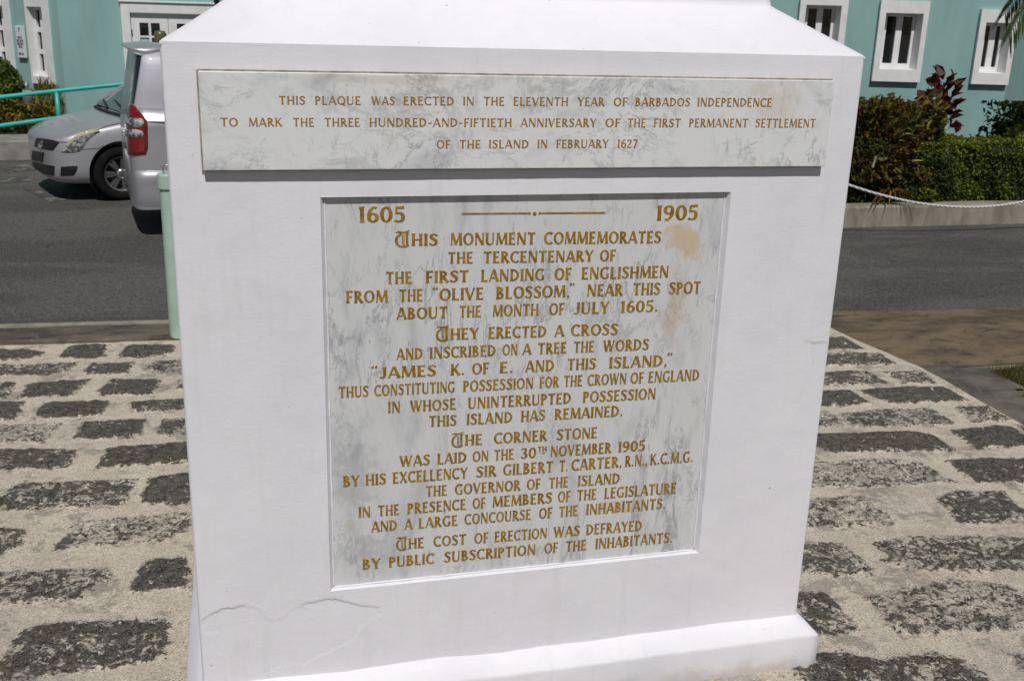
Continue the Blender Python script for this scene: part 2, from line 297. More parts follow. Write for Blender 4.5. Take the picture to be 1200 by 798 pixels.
# ------------------------------------------------------------------ ground
ROADZ = -.06
def sheet(name, pts, mat, kind='structure', z=None):
    o = link_mesh(name, pts, [tuple(range(len(pts)))], mat); o['kind'] = kind; return o
sheet('ground', [(-400, -400, -.30), (400, -400, -.30), (400, 400, -.30), (-400, 400, -.30)], M['earth'])
sheet('road', [(-40, 4.3, ROADZ), (4.2, 4.1, ROADZ), (4.4, 3.4, ROADZ), (30, 1.0, ROADZ), (45, 14, ROADZ), (6, 16.5, ROADZ), (-40, 13.5, ROADZ)], M['asphalt'])
# painted bay markings on the parking area, beside the hatchback
for a, b in (([(0, 196), (42, 192), (44, 199), (0, 203)], 0), ([(0, 209), (36, 206), (38, 212), (0, 216)], 0), ([(28, 222), (58, 219), (92, 232), (60, 237)], 0)):
    P = [ground(*p, ROADZ+.004) for p in a]; sheet('road_marking', P, M['roadpaint'])

T = {1: (0, 390, 4.9875), 2: (0, 540, 4.9875), 3: (0, 650, 5.0), 4: (940, 380, 4.615), 5: (940, 510, 4.615), 6: (920, 640, 4.2857)}
stones_px = [
 (1, [-60,95, 150,93, 255,110, 235,130, 150,155, -60,157], .9, .4), (1, [345,150, 385,95, 420,75, 630,70, 600,150], .95, .2), (1, [695,130, 750,75, 900,70, 1015,75, 1015,110, 960,138, 720,148], .95, .3),
 (1, [-60,180, 455,180, 390,245, -60,250], .58, .3), (1, [480,240, 540,180, 785,175, 740,245], .88, .5), (1, [845,230, 900,165, 1060,155, 1250,150, 1250,235], .52, .4), (1, [-60,290, 95,292, 30,385, -60,390], .62, .5),
 (1, [110,380, 170,295, 525,275, 425,370], .97, .35), (1, [565,355, 650,275, 940,270, 890,360, 580,370], .95, .35), (1, [1035,280, 1075,275, 1320,270, 1320,340, 1040,330], .8, .4), (1, [-60,405, 145,403, 90,508, -60,515], .97, .3),
 (1, [187,500, 255,410, 640,402, 595,480], .98, .3), (1, [755,410, 1075,385, 1300,380, 1300,455, 1075,455, 770,460], .72, .4), (1, [-60,540, 350,527, 270,632, -60,640], .38, .6), (1, [430,620, 490,520, 860,505, 815,610], .92, .35),
 (1, [920,580, 950,505, 1300,490, 1300,595, 930,600], .6, .7), (1, [-100,690, 200,672, 450,690, 390,793, 0,805, -100,805], .78, .5), (1, [570,780, 625,680, 1085,640, 1400,610, 1400,760, 1085,755, 600,790], .97, .3),
 (2, [-60,260, 60,170, 130,130, 785,110, 735,240, 500,262, 0,285], .66, .45), (2, [815,235, 880,100, 1095,65, 1400,40, 1400,240, 1000,245], .88, .5), (2, [-100,390, 150,400, 130,490, 0,548, -100,550], .62, .5),
 (2, [310,520, 450,360, 700,325, 1110,300, 1400,290, 1400,350, 1110,380, 950,465], .46, .5), (2, [-100,660, 0,650, 640,625, 650,690, 600,735, 420,810, -100,830], .6, .5), (2, [760,745, 845,590, 950,570, 1095,570, 1100,650, 1085,740, 950,735, 790,765], .86, .3),
 (3, [-80,700, 10,620, 140,435, 260,400, 550,385, 900,375, 990,385, 960,600, 560,665, 100,718, -80,715], .72, .3),
 (4, [-60,75, 230,68, 345,135, -60,140], .9, .4), (4, [-60,165, 410,155, 520,215, -60,232], .72, .5), (4, [-60,268, 350,253, 465,318, -60,335], .68, .55), (4, [455,262, 640,250, 720,318, 530,318], .56, .4), (4, [-60,362, 260,355, 375,430, -60,448], .88, .5),
 (4, [305,358, 440,345, 760,338, 905,405, 480,422], .92, .45), (4, [-100,478, 140,470, 250,550, -100,565], .52, .5), (4, [205,480, 450,455, 690,445, 830,535, 500,555, 270,550], .54, .5), (4, [830,445, 1000,438, 1135,520, 930,530], .5, .4),
 (4, [-60,600, 540,580, 690,590, 830,685, 520,690, 160,690, -20,620], .92, .4), (4, [800,572, 1050,550, 1130,555, 1230,610, 1230,660, 1060,665, 940,672], .97, .15), (4, [1150,545, 1400,540, 1400,610, 1240,590], .5, .4),
 (5, [-60,150, 480,125, 640,150, 820,250, 400,280, -60,275], .42, .5), (5, [780,140, 960,125, 1500,125, 1500,248, 940,252], .93, .3), (5, [-60,350, 330,330, 520,480, 200,490, -60,500], .42, .4), (5, [710,355, 820,305, 1080,300, 1190,390, 1230,440, 1000,475, 830,465, 800,400], .7, .4),
 (5, [-100,570, 220,570, 385,720, 370,755, -100,756], .55, .5), (5, [390,580, 650,545, 850,545, 1500,560, 1500,700, 950,735, 620,720, 450,680], .56, .35),
 (6, [-60,240, 180,225, 240,260, 380,425, 200,435, -60,420], .68, .5), (6, [400,260, 560,210, 830,170, 1100,190, 1350,290, 1350,400, 750,440, 560,430], .46, .4), (6, [40,545, 300,530, 470,570, 480,620, 430,690, 200,720, 40,640], .8, .3),
 (6, [480,570, 750,535, 920,580, 1040,677, 1000,760, 600,760, 450,680], .62, .4), (6, [1130,540, 1500,520, 1500,660, 1200,620], .42, .5)]
stones = []
for tl, fl, cv, tn in stones_px:
    ox, oy, k = T[tl]; P = np.array([[*ground(ox+fl[i]/k, oy+fl[i+1]/k)[:2]] for i in range(0, len(fl), 2)]); stones.append((P, cv, tn))
def in_view(P):
    for x, y in P:
        q = project((x, y, 0))
        if -25 < q[0] < 1225 and 350 < q[1] < 825 and not (250 < q[0] < 915): return True
    return False
yy = -4.6; row = 0
while yy < 3.7:
    hrow = .27+.1*random.random(); xx = -4.0+random.random()*.5
    while xx < 4.0:
        wd = .4+.45*random.random(); P = np.array([[xx+random.uniform(-.02, .02), yy+random.uniform(-.02, .02)], [xx+wd, yy+random.uniform(-.02, .02)], [xx+wd+random.uniform(-.02, .02), yy+hrow], [xx, yy+hrow+random.uniform(-.02, .02)]])
        c = P.mean(0); s9 = [c+(p-c)*t for p in P for t in (1.0, .5)]
        if not in_view(s9) and wd+xx < 4.1: stones.append((P, random.choice((.95, .9, .7, .55)), random.uniform(.2, .6)))
        xx += wd+.1+.06*random.random()
    yy += hrow+.1
def edge_x(y):  # right rim of the paving
    return np.interp(y, [-5, .5, 1.68, 2.64, 3.52, 4.2], [4.35, 4.22, 4.17, 4.22, 4.12, 4.05])
NX, NY = 740, 500
gx = np.linspace(-4.2, 4.4, NX); gy = np.linspace(-1.7, 4.06, NY); GX, GY = np.meshgrid(gx, gy, indexing='ij')
SD = np.full(GX.shape, -.2); CV = np.full(GX.shape, .5); TN = np.full(GX.shape, .4)
for P, cv, tn in stones:
    lo, hi = P.min(0)-.12, P.max(0)+.12
    i0, i1 = np.searchsorted(gx, (lo[0], hi[0])); j0, j1 = np.searchsorted(gy, (lo[1], hi[1]))
    if i1 <= i0 or j1 <= j0: continue
    X, Y = GX[i0:i1, j0:j1], GY[i0:i1, j0:j1]; d = np.full(X.shape, 9.); ins = np.zeros(X.shape, bool); n = len(P)
    for a in range(n):
        A, B = P[a], P[(a+1) % n]; e = B-A; t = np.clip(((X-A[0])*e[0]+(Y-A[1])*e[1])/(e@e+1e-9), 0, 1)
        d = np.minimum(d, np.hypot(X-A[0]-t*e[0], Y-A[1]-t*e[1]))
        c = ((A[1] > Y) != (B[1] > Y)) & (X < (B[0]-A[0])*(Y-A[1])/(B[1]-A[1]+1e-12)+A[0]); ins ^= c
    s_ = np.where(ins, d, -d); sub = SD[i0:i1, j0:j1]; better = s_ > sub
    sub[better] = s_[better]; CV[i0:i1, j0:j1][better] = cv; TN[i0:i1, j0:j1][better] = tn
pts2 = np.stack([GX.ravel(), GY.ravel()], 1)
nz = vnoise(pts2, 28, 1, 3).reshape(GX.shape); nl = vnoise(pts2, 2.2, 2, 3).reshape(GX.shape); nm = vnoise(pts2, 9, 3, 2).reshape(GX.shape)
inn = np.clip((SD+.01)/.02, 0, 1)
GZ = inn*(CV*.009+nz*.0065+nm*.004)+(1-inn)*(nm*.0018)+nl*.006-.002
GXe = GX.copy(); over = GX > edge_x(GY)-.0; GXe = np.where(over, edge_x(GY), GX); GZ = np.where(over & (GX > edge_x(GY)+.03), -.05, GZ)
sheet('added_dark_ground', [(-9, -12, -.028), (4.34, -12, -.028), (4.34, -1.68, -.028), (-9, -1.68, -.028)], M['asphalt'])  # added dark sheet out of view, lessens light bounced onto the front
sheet('side_paving', [(-12, -1.68, -.012), (-4.19, -1.68, -.012), (-4.19, 3.98, -.012), (-12, 3.98, -.012)], M['slab'])
o = grid_mesh('paving', np.stack([GXe, GY, GZ], -1), M['paving'], attrs={'sd': SD, 'cov': CV, 'tone': TN}); o['kind'] = 'structure'
# kerb between the paving and the road (left), worn flat stone
mb = MB(); N = 60; kv = []
for i in range(N+1):
    x = -9+i*(9.0+3.9)/N; yf = 3.955-.088*(x+.28)*.6; j = .008*math.sin(i*2.1)+.006*math.sin(i*5.3)
    kv.append([(x, yf+j, -.09), (x, yf+j, .010), (x, yf+.02+j, .020), (x, yf+.30, .024+.004*math.sin(i*1.7)), (x, yf+.345, .018), (x, yf+.36, -.10)])
for i in range(N):
    for k in range(5): mb.add([kv[i][k], kv[i+1][k], kv[i+1][k+1], kv[i][k+1]], [(0, 1, 2, 3)])
mb.build('kerb', M['kerb'])['kind'] = 'structure'
mb = MB()
for a, b in zip(kv, kv[1:]): mb.add([(a[3][0], a[3][1]+.0, .030), (b[3][0], b[3][1]+.0, .030), (b[3][0], b[3][1]+.065, .032), (a[3][0], a[3][1]+.065, .032), (a[3][0], a[3][1], .01), (b[3][0], b[3][1], .01), (b[3][0], b[3][1]+.065, -.1), (a[3][0], a[3][1]+.065, -.1)], [(0, 1, 2, 3), (4, 5, 1, 0), (3, 2, 6, 7)])
mb.build('kerb_lit_edge', M['render'])['kind'] = 'structure'  # paler strip, the sunlit far edge put into its colour
# brown concrete apron on the right, sloping from the paving to the road
ap = []
xs = np.linspace(0, 1, 60); ys = np.linspace(0, 1, 30); A = np.zeros((60, 30, 3))
for i, u in enumerate(xs):
    for j, v in enumerate(ys):
        y = 2.66+v*(4.16-2.66-u*.55); x0 = edge_x(y)-.02+.006*math.sin(y*23); x = x0+u*(9.5-x0)
        A[i, j] = (x, y, -.012-.040*v**1.5)
A[:, :, 2] += vnoise(A[:, :, :2].reshape(-1, 2), 1.6, 5, 3).reshape(60, 30)*.006
grid_mesh('apron', A, M['apron'])['kind'] = 'structure'
ps = [ground(1081, 430.5, -.006), ground(1153, 430, -.006), ground(1203, 455, -.006), ground(1128, 460, -.006)]
sheet('path_slab', ps[:2][::-1]+[ps[3], ps[2]], M['slab'])
tr = [(edge_x(-4), -4.6), (edge_x(.5), .5), (edge_x(1.68), 1.68), (edge_x(2.4), 2.4)]
sheet('path_edging', [(x, y, -.008) for x, y in tr]+[(x+.34, y+.02, -.008) for x, y in tr[::-1]], M['slab'])
sheet('lawn_soil', [(4.30, -4.6, -.022), (12, -4.6, -.022), (12, 2.9, -.022), (4.3, 2.9, -.022)], M['earth'])
n = 60000; gxr = 4.46+RNG.random(n)**1.7*3.6; gyr = -.2+RNG.random(n)*2.85
ok = (gyr < 2.60+.03*np.sin(gxr*9)) & ~((gxr < 4.63-.03*np.sin(gyr*11)) & (gyr > 2.10)) & (gxr > 4.50-.03*np.sin(gyr*15)); gxr, gyr = gxr[ok], gyr[ok]; n = len(gxr)
ang = RNG.random(n)*6.283; hh = .02+.035*RNG.random(n); lean = (RNG.random((n, 2))-.5)*.05; b = np.stack([gxr, gyr, np.full(n, -.02)], 1)
dx = np.stack([np.cos(ang)*.003, np.sin(ang)*.003, np.zeros(n)], 1); tp = b+np.stack([lean[:, 0], lean[:, 1], hh], 1)
tag(soup('grass', np.stack([b-dx, b+dx, tp], 1), M['grass'], attrs={'tint': RNG.random(n)}, k=3), 'short green grass growing beside the brown concrete', 'grass', kind='stuff')

# ------------------------------------------------------------------ monument
PW, ZT, PX1, PX2, PZ1, PZ2, A1, A2, B1, B2 = 1.8706, 1.9248, .0844, 1.7697, 1.6244, 1.8592, .3637, 1.4989, .4251, 1.5522
REC = .0150; CHZ = .164; PL = .054; PB = .109
mon = tag(empty('monument', (PW/2, PW/2, 0)), 'white painted stone monument with two inscribed marble plaques, standing on the cobbled paving', 'monument')
mon_inv = Vector((-PW/2, -PW/2, 0))
def mp(o):
    o.parent = mon; o.location = mon_inv; return o
# shaft front face: fine grid with the plaque recess left open
def axis(stops):
    out = []
    for a, b, st in stops:
        k = max(1, round((b-a)/st)); out += list(np.linspace(a, b, k, endpoint=False))
    return np.array(out+[stops[-1][1]])
gx = axis([(0, .012, .003), (.012, A1, .004), (A1, .92, .004), (.92, A2, .009), (A2, PW-.012, .009), (PW-.012, PW, .003)])
gz = axis([(CHZ-.02, B1, .004), (B1, B2, .012), (B2, ZT-.01, .008), (ZT-.01, ZT, .0025)])
GX, GZ = np.meshgrid(gx, gz, indexing='ij'); p2 = np.stack([GX.ravel(), GZ.ravel()], 1)
Y = (vnoise(p2, 2.0, 11, 3)*.0016+vnoise(p2, 16, 12, 3)*.0005).reshape(GX.shape)
def facepx(px, py): q = onplane(px, py, (0, 0, 0), (0, -1, 0)); return (q.x, q.z)
# flaked patch: recessed outline with a crisp rim
top = [(236, 726), (248, 718), (262, 712), (274, 711), (283, 708.5), (293, 711), (303, 715), (311, 722), (320, 728.5), (328, 727), (334, 720), (342, 715), (352, 711), (357, 706), (368, 705), (379, 701.5), (392, 701), (402, 703), (412, 706.5), (424, 709), (445, 711)]
bot = [(445, 721), (436, 724), (428, 731), (419, 738), (416, 745), (412, 751), (400, 757), (388, 761), (372, 771), (358, 777), (341, 777.5), (327, 780), (318, 786), (308, 793), (296, 800), (280, 806), (268, 790), (264, 772), (255, 762), (256, 743), (238, 741)]
poly = np.array([facepx(*p) for p in top+bot])
dd = np.full(GX.shape, 9.); ins = np.zeros(GX.shape, bool); ispx = (GX < .75) & (GZ < .5)
Xs, Zs = GX+.005*vnoise(p2, 60, 4, 3).reshape(GX.shape), GZ+.005*vnoise(p2, 60, 6, 3).reshape(GX.shape)
for a in range(len(poly)):
    A, B = poly[a], poly[(a+1) % len(poly)]; e = B-A; t = np.clip(((Xs-A[0])*e[0]+(Zs-A[1])*e[1])/(e@e+1e-9), 0, 1)
    dd = np.minimum(dd, np.hypot(Xs-A[0]-t*e[0], Zs-A[1]-t*e[1]))
    ins ^= ((A[1] > Zs) != (B[1] > Zs)) & (Xs < (B[0]-A[0])*(Zs-A[1])/(B[1]-A[1]+1e-12)+A[0])
rim = np.exp(-(dd/.012)**2)*np.where(ins, 0, 1); Y += np.where(ispx, np.where(ins, .0007*np.exp(-dd/.06), -.0002*rim), 0)
ed = lambda d: np.where(d < .010, .010-np.sqrt(np.maximum(0, .010**2-(.010-d)**2)), 0)
wob = (vnoise(p2, 5, 8, 2).reshape(GX.shape))*.0025
Y += ed(np.clip(GX+wob*0, 0, 1)) + ed(np.clip(PW-GX, 0, 1))
cx = (gx[:-1]+gx[1:])/2; cz = (gz[:-1]+gz[1:])/2
keep = ~((cx[:, None] > A1) & (cx[:, None] < A2) & (cz[None] > B1) & (cz[None] < B2))
mp(grid_mesh('shaft_front', np.stack([GX, Y, GZ], -1), M['white'], keep=keep))
# splayed recess reveal
sp = .011
def ringpts(ins_, y): return [(A1+ins_, y, B1+ins_*.3), (A2-ins_, y, B1+ins_*.3), (A2-ins_, y, B2-ins_*.3), (A1+ins_, y, B2-ins_*.3)]
mb = MB(); segs = 60
for k in range(4):
    a0, a1 = Vector(ringpts(0, 0)[k]), Vector(ringpts(0, 0)[(k+1) % 4]); b0, b1 = Vector(ringpts(sp, REC+.003)[k]), Vector(ringpts(sp, REC+.003)[(k+1) % 4])
    for i in range(segs):
        t, u = i/segs, (i+1)/segs; rows = []
        for tt in (t, u):
            ja = Vector((noise.noise((tt*19, k, 1)), 0, noise.noise((tt*19, k, 5))))*.0018
            pa, pb = a0.lerp(a1, tt), b0.lerp(b1, tt)+ja; pm = pa.lerp(pb, .5)+ja*.6; rows.append((pa, pm, pb))
        mb.add([rows[0][0], rows[1][0], rows[1][1], rows[0][1]], [(0, 1, 2, 3)]); mb.add([rows[0][1], rows[1][1], rows[1][2], rows[0][2]], [(0, 1, 2, 3)])
mp(mb.build('recess_reveal', M['white']))
# rest of the shaft
def ringloft(name, prof, nseg=70, jit=.0012, seed=0, skip_front=False):
    """square rings: prof = [(inset, z)...]; inset<0 is outward"""
    vs = []; fs = []
    for inset, z in prof:
        a, b = inset, PW-inset; cs = [(a, a), (b, a), (b, b), (a, b)]
        for k in range(4):
            p, q = cs[k], cs[(k+1) % 4]
            for i in range(nseg):
                t = i/nseg; vs.append([p[0]+(q[0]-p[0])*t, p[1]+(q[1]-p[1])*t, z])
    V = np.array(vs); nn = vnoise(V, 7, seed, 3)*jit+vnoise(V, 30, seed+3, 2)*jit*.4; nn2 = vnoise(V, 6, seed+7, 3)*jit
    c = V-np.array([PW/2, PW/2, 0]); c[:, 2] = 0; c /= np.linalg.norm(c, axis=1)[:, None]+1e-9; V += c*nn[:, None]; V[:, 2] += nn2
    n4 = 4*nseg
    for r in range(len(prof)-1):
        for i in range(n4):
            if skip_front and i < nseg: continue
            fs.append((r*n4+i, r*n4+(i+1) % n4, (r+1)*n4+(i+1) % n4, (r+1)*n4+i))
    return mp(link_mesh(name, V.tolist(), fs, M['white'], smooth=True))
ringloft('shaft', [(.010, CHZ-.03), (.010, .6), (.010, 1.1), (.010, 1.5), (.010, ZT-.002)], jit=.0, skip_front=True)
def rounded(prof, r=.007):
    P = [Vector(p) for p in prof]; out = [P[0]]
    for i in range(1, len(P)-1):
        a, b, c = P[i-1], P[i], P[i+1]; d1, d2 = (a-b).normalized(), (c-b).normalized(); out += [b+d1*r, b+(d1+d2)*r*.3, b+d2*r]
    return [tuple(p) for p in out+[P[-1]]]
ringloft('plinth', rounded([(-PL, -.06), (-PL, .04), (-PL-.001, PB), (-.02, .147), (.012, CHZ+.003)], .006), jit=.0038, seed=3)
ringloft('cap', [(.003, ZT-.012), (.000, ZT-.006), (.0015, ZT), (.007, ZT+.005), (.06, ZT+.038), (.12, ZT+.077), (.190, ZT+.122), (.200, ZT+.130), (.203, ZT+.145), (.205, ZT+.4), (.21, ZT+.9)], jit=.0022, seed=5)
ringloft('obelisk', [(.21, ZT+.9), (.17, ZT+.92), (.17, ZT+1.0), (.30, ZT+1.12), (.33, ZT+1.2), (.60, 6.2), (.93, 6.7)], nseg=12, seed=9)
# cracks in the paint, plus the flake's upper shadow edge drawn as dark strips
def crack(pxs, wd=.0016, name='crack_and_shade_strip'):
    P = [facepx(*p) for p in pxs]; Q = []
    for (x0, z0), (x1, z1) in zip(P, P[1:]):
        for i in range(4): t = i/4; Q.append((x0+(x1-x0)*t+random.uniform(-.0022, .0022), z0+(z1-z0)*t+random.uniform(-.0022, .0022)))
    Q.append(P[-1]); mb = MB(); n = len(Q)
    for i in range(n-1):
        (xa, za), (xb, zb) = Q[i], Q[i+1]; wa = wd*(.35+.65*math.sin(math.pi*(i+.3)/(n))); wb = wd*(.35+.65*math.sin(math.pi*(i+1.3)/(n)))
        mb.add([(xa, -.0026, za-wa/2), (xb, -.0026, zb-wb/2), (xb, -.0026, zb+wb/2), (xa, -.0026, za+wa/2)], [(0, 1, 2, 3)])
    return mp(mb.build(name, M['crackdark']))
M['crackdark'] = simple('crack_and_shade_tone', (.22, .205, .19), .9, 0, .4, 40)
for c in (top[:6], top[12:], [(943, 398), (953, 401), (961, 400), (970, 400)], [(952, 419), (953.5, 427)] ): crack(c, .0013)
# upper plaque: thin slab with soft arris and an old grout line
PRO = .0235; mb = MB(); mb.box(((PX1+PX2)/2, (-PRO+.003)/2+0, (PZ1+PZ2)/2), (PX2-PX1, PRO+.003, PZ2-PZ1)); upl = mp(mb.build('upper_plaque', M['marble_top'], bevel=.0022))
upl['label'] = 'wide marble plaque fixed proud of the wall near the top, with thin serif lettering'
mb = MB(); mb.box((PX1-.0025, -.002, (PZ1+PZ2)/2), (.004, .012, PZ2-PZ1+.004)); mb.box(((PX1+PX2)/2, -.004, PZ2+.002), (PX2-PX1, .014, .004)); mb.box(((PX1+PX2)/2, -.0035, PZ1-.0022), (PX2-PX1-.01, .012, .003))
o = mb.build('grout_line', M['grout'], upl)
# lower panel
gx = np.linspace(A1-.002, A2+.002, 30); gz = np.linspace(B1-.002, B2+.002, 30); GX, GZ = np.meshgrid(gx, gz, indexing='ij')
pan = mp(grid_mesh('inscribed_panel', np.stack([GX, np.full(GX.shape, REC), GZ], -1), M['marble'])); pan['label'] = 'tall grey streaked marble panel sunk into the wall, with bold lettering'
mb = MB()  # ragged mortar beads down the two sides and along the foot
for x in (A1+sp+.001, A2-sp-.001):
    P = [(x+.0012*noise.noise((z*40, x*9, 0)), REC-.0005, z) for z in np.linspace(B1+.006, B2-.006, 90)]; mb.tube(P, [.0022+.0015*noise.noise((p[2]*30, 3, x)) for p in P], 6)
P = [(x, REC-.0005, B1+.005+.001*noise.noise((x*30, 2, 0))) for x in np.linspace(A1+.01, A2-.01, 90)]; mb.tube(P, [.0028+.0018*noise.noise((p[0]*25, 7, 2)) for p in P], 6)
mb.build('mortar_bead', M['white'], pan, smooth=True)

# ------------------------------------------------------------------ lettering (built as flared strokes)
def ell(cx, cy, rx, ry, a0, a1, n=26): return [(cx+rx*math.cos(R_(a0+(a1-a0)*i/n)), cy+ry*math.sin(R_(a0+(a1-a0)*i/n))) for i in range(n+1)]
def smoothpts(P, n=6):
    out = []
    for i in range(len(P)-1):
        p0, p1, p2, p3 = P[max(i-1, 0)], P[i], P[i+1], P[min(i+2, len(P)-1)]
        for j in range(n):
            t = j/n; out.append(tuple(.5*((2*p1[k])+(p2[k]-p0[k])*t+(2*p0[k]-5*p1[k]+4*p2[k]-p3[k])*t*t+(3*p1[k]-p0[k]-3*p2[k]+p3[k])*t**3) for k in range(len(p1))))
    return out+[tuple(P[-1])]
def glyphs(S_, T_, FL):
    def L(x0, y0, x1, y1, w, f0=FL, f1=FL):
        n = 16; ln = math.hypot(x1-x0, y1-y0); out = []
        for i in range(n+1):
            t = .5-.5*math.cos(math.pi*i/n); d0, d1 = t*ln, (1-t)*ln; k = 1+f0*math.exp(-(d0/.085)**1.2)+f1*math.exp(-(d1/.085)**1.2)
            out.append((x0+(x1-x0)*t, y0+(y1-y0)*t, w*k))
        return out
    def A(cx, cy, rx, ry, a0, a1, f0=0, f1=0, n=30):
        out = []
        for i in range(n+1):
            t = i/n; a = R_(a0+(a1-a0)*t); w = T_+(S_-T_)*abs(math.cos(a))**1.4; w *= 1+f0*math.exp(-(t/.07))+f1*math.exp(-((1-t)/.07)); out.append((cx+rx*math.cos(a), cy+ry*math.sin(a), w))
        return out
    def Cc(*P): return smoothpts([tuple(p) for p in P], 6)
    s = S_; t = T_; h = t/2; v = S_/2
    stem = lambda x, y0=0, y1=1, w=None, f0=FL, f1=FL: L(x, y0, x, y1, w or s, f0, f1)
    bar = lambda x0, x1, y, f=1.1: L(x0, y, x1, y, t*.9, 0, f)
    Cg = lambda cx, rx: A(cx, .5, rx, .5-h, 48, 312, .9, .7)
    g = {}
    g['A'] = (.74, [L(.05, 0, .36, 1, t), L(.38, 1, .68, 0, s, 0), L(.18, .31, .55, .31, t*.85, 0, 0)])
    g['B'] = (.62, [stem(.13), A(.15, .755, .27, .245-h, -90, 90), A(.15, .275, .34, .275-h, -90, 90)])
    g['C'] = (.70, [Cg(.42, .33)])
    g['D'] = (.74, [stem(.13), A(.16, .5, .46, .5-h, -90, 90)])
    g['E'] = (.56, [stem(.13), bar(.15, .49, 1-h), bar(.15, .43, .52), bar(.15, .52, h)])
    g['F'] = (.52, [stem(.13), bar(.15, .49, 1-h), bar(.15, .43, .50)])
    g['G'] = (.76, [A(.42, .5, .33, .5-h, 48, 300, .9, 0), stem(.62, .05, .45, s*.9, 0, FL)])
    g['H'] = (.74, [stem(.13), stem(.61), L(.15, .5, .6, .5, t*.85, 0, 0)])
    g['I'] = (.26, [stem(.13)])
    g['J'] = (.46, [stem(.33, .25, 1, None, 0, FL), Cc((.33, .3, s), (.31, .14, s*.85), (.22, .05, t*1.1), (.12, .05, t*1.1), (.05, .10, t*1.6))])
    g['K'] = (.70, [stem(.13), L(.17, .42, .58, 1, t), L(.28, .56, .64, 0, s, 0)])
    g['L'] = (.54, [stem(.13), bar(.15, .5, h)])
    g['M'] = (.92, [L(.09, 0, .15, 1, t), L(.16, 1, .45, .06, s, .2, 0), L(.45, .06, .76, 1, t, 0, 0), L(.76, 1, .82, 0, s)])
    g['N'] = (.76, [stem(.11, 0, 1, t), L(.12, 1, .64, 0, s, .2, 0), stem(.65, 0, 1, t)])
    g['O'] = (.80, [A(.40, .5, .31, .5-h, 0, 360)])
    g['P'] = (.58, [stem(.13), A(.15, .71, .31, .29-h, -90, 90)])
    g['Q'] = (.80, [A(.40, .5, .31, .5-h, 0, 360), L(.42, .2, .72, -.12, s*.8, 0, 0)])
    g['R'] = (.66, [stem(.13), A(.15, .73, .30, .27-h, -90, 90), L(.28, .48, .60, 0, s, 0)])
    g['S'] = (.58, [Cc((.50, .80, t*1.7), (.46, .90, t*1.1), (.31, 1-h, t), (.15, .88, s*.75), (.13, .72, s), (.28, .56, s*1.05), (.43, .42, s*1.05), (.46, .24, s), (.38, .09, s*.7), (.25, h, t), (.11, .10, t*1.1), (.07, .21, t*1.7))])
    g['T'] = (.66, [stem(.33, 0, 1-h), L(.03, 1-h*1.1, .63, 1-h*1.1, t, 1.1, 1.1)])
    g['U'] = (.74, [L(.13, 1, .13, .32, s, FL, 0), Cc((.13, .36, s), (.15, .2, s), (.23, .08, s*.75), (.36, h, t), (.49, .07, t), (.58, .18, t), (.605, .36, t)), L(.605, .32, .605, 1, t, 0, FL)])
    g['V'] = (.70, [L(.06, 1, .36, 0, s, FL, 0), L(.35, 0, .64, 1, t, 0, FL)])
    g['W'] = (1.02, [L(.06, 1, .30, 0, s, FL, 0), L(.29, 0, .51, .92, t, 0, 0), L(.48, 1, .72, 0, s, FL, 0), L(.71, 0, .95, 1, t, 0, FL)])
    g['X'] = (.68, [L(.07, 1, .60, 0, s), L(.60, 1, .07, 0, t)])
    g['Y'] = (.68, [L(.06, 1, .34, .47, s, FL, 0), L(.62, 1, .35, .47, t, FL, 0), L(.345, .5, .345, 0, s, 0, FL)])
    g['0'] = (.62, [A(.31, .5, .22, .5-h, 0, 360)])
    g['1'] = (.34, [stem(.18), L(.05, .86, .15, .96, t, 0, 0)])
    g['2'] = (.58, [Cc((.09, .76, t*1.6), (.13, .90, t*1.2), (.27, 1-h, t), (.42, .88, s*.8), (.43, .70, s), (.33, .48, s*.8), (.18, .25, t), (.08, .08, t)), bar(.06, .50, h*1.2)])
    g['3'] = (.56, [Cc((.08, .84, t*1.5), (.15, .93, t), (.27, 1-h, t), (.39, .88, s*.8), (.40, .74, s), (.33, .60, s*.7), (.20, .54, t)), Cc((.2, .54, t), (.35, .48, s*.7), (.44, .36, s), (.43, .2, s), (.34, .08, s*.7), (.22, h, t), (.10, .10, t), (.06, .2, t*1.6))])
    g['5'] = (.56, [Cc((.12, .95, t), (.3, .93, t*1.3), (.5, .96, t*1.6)), L(.13, .96, .11, .56, t, 0, 0), Cc((.11, .55, t), (.25, .60, t), (.39, .54, s*.8), (.45, .36, s), (.41, .15, s*.9), (.27, h, t), (.12, .07, t), (.05, .15, t*1.5))])
    six = [Cc((.48, .90, t*1.4), (.36, .96, t), (.24, .86, s*.7), (.14, .66, s*.95), (.10, .42, s)), A(.305, .305, .195, .305-h, 0, 360)]
    g['6'] = (.58, six)
    g['9'] = (.58, [[(.58-x, 1-y, w_) for x, y, w_ in st] for st in six])
    g['7'] = (.54, [L(.05, 1-h, .5, 1-h, t, 1, 0), L(.46, .97, .18, 0, s*.85, 0, FL)])
    dot = lambda x, y=.10: [(x-.09, y, .03), (x-.06, y, .13), (x, y, .19), (x+.06, y, .13), (x+.09, y, .03)]
    g['.'] = (.26, [dot(.13)]); g[','] = (.26, [dot(.13), L(.17, .06, .08, -.16, .08, 0, -.6)])
    g['-'] = (.42, [L(.04, .42, .38, .42, t, 0, 0)])
    q1 = lambda x: [dot(x, .98), L(x-.03, 1.0, x+.05, 1.14, .08, 0, -.5)]; q2 = lambda x: [dot(x, 1.08), L(x+.04, 1.04, x-.05, .90, .08, 0, -.5)]
    g['<'] = (.46, q1(.13)+q1(.34)); g['>'] = (.40, [[(x-.12, y, w_) for x, y, w_ in st] for st in q2(.10)+q2(.31)])
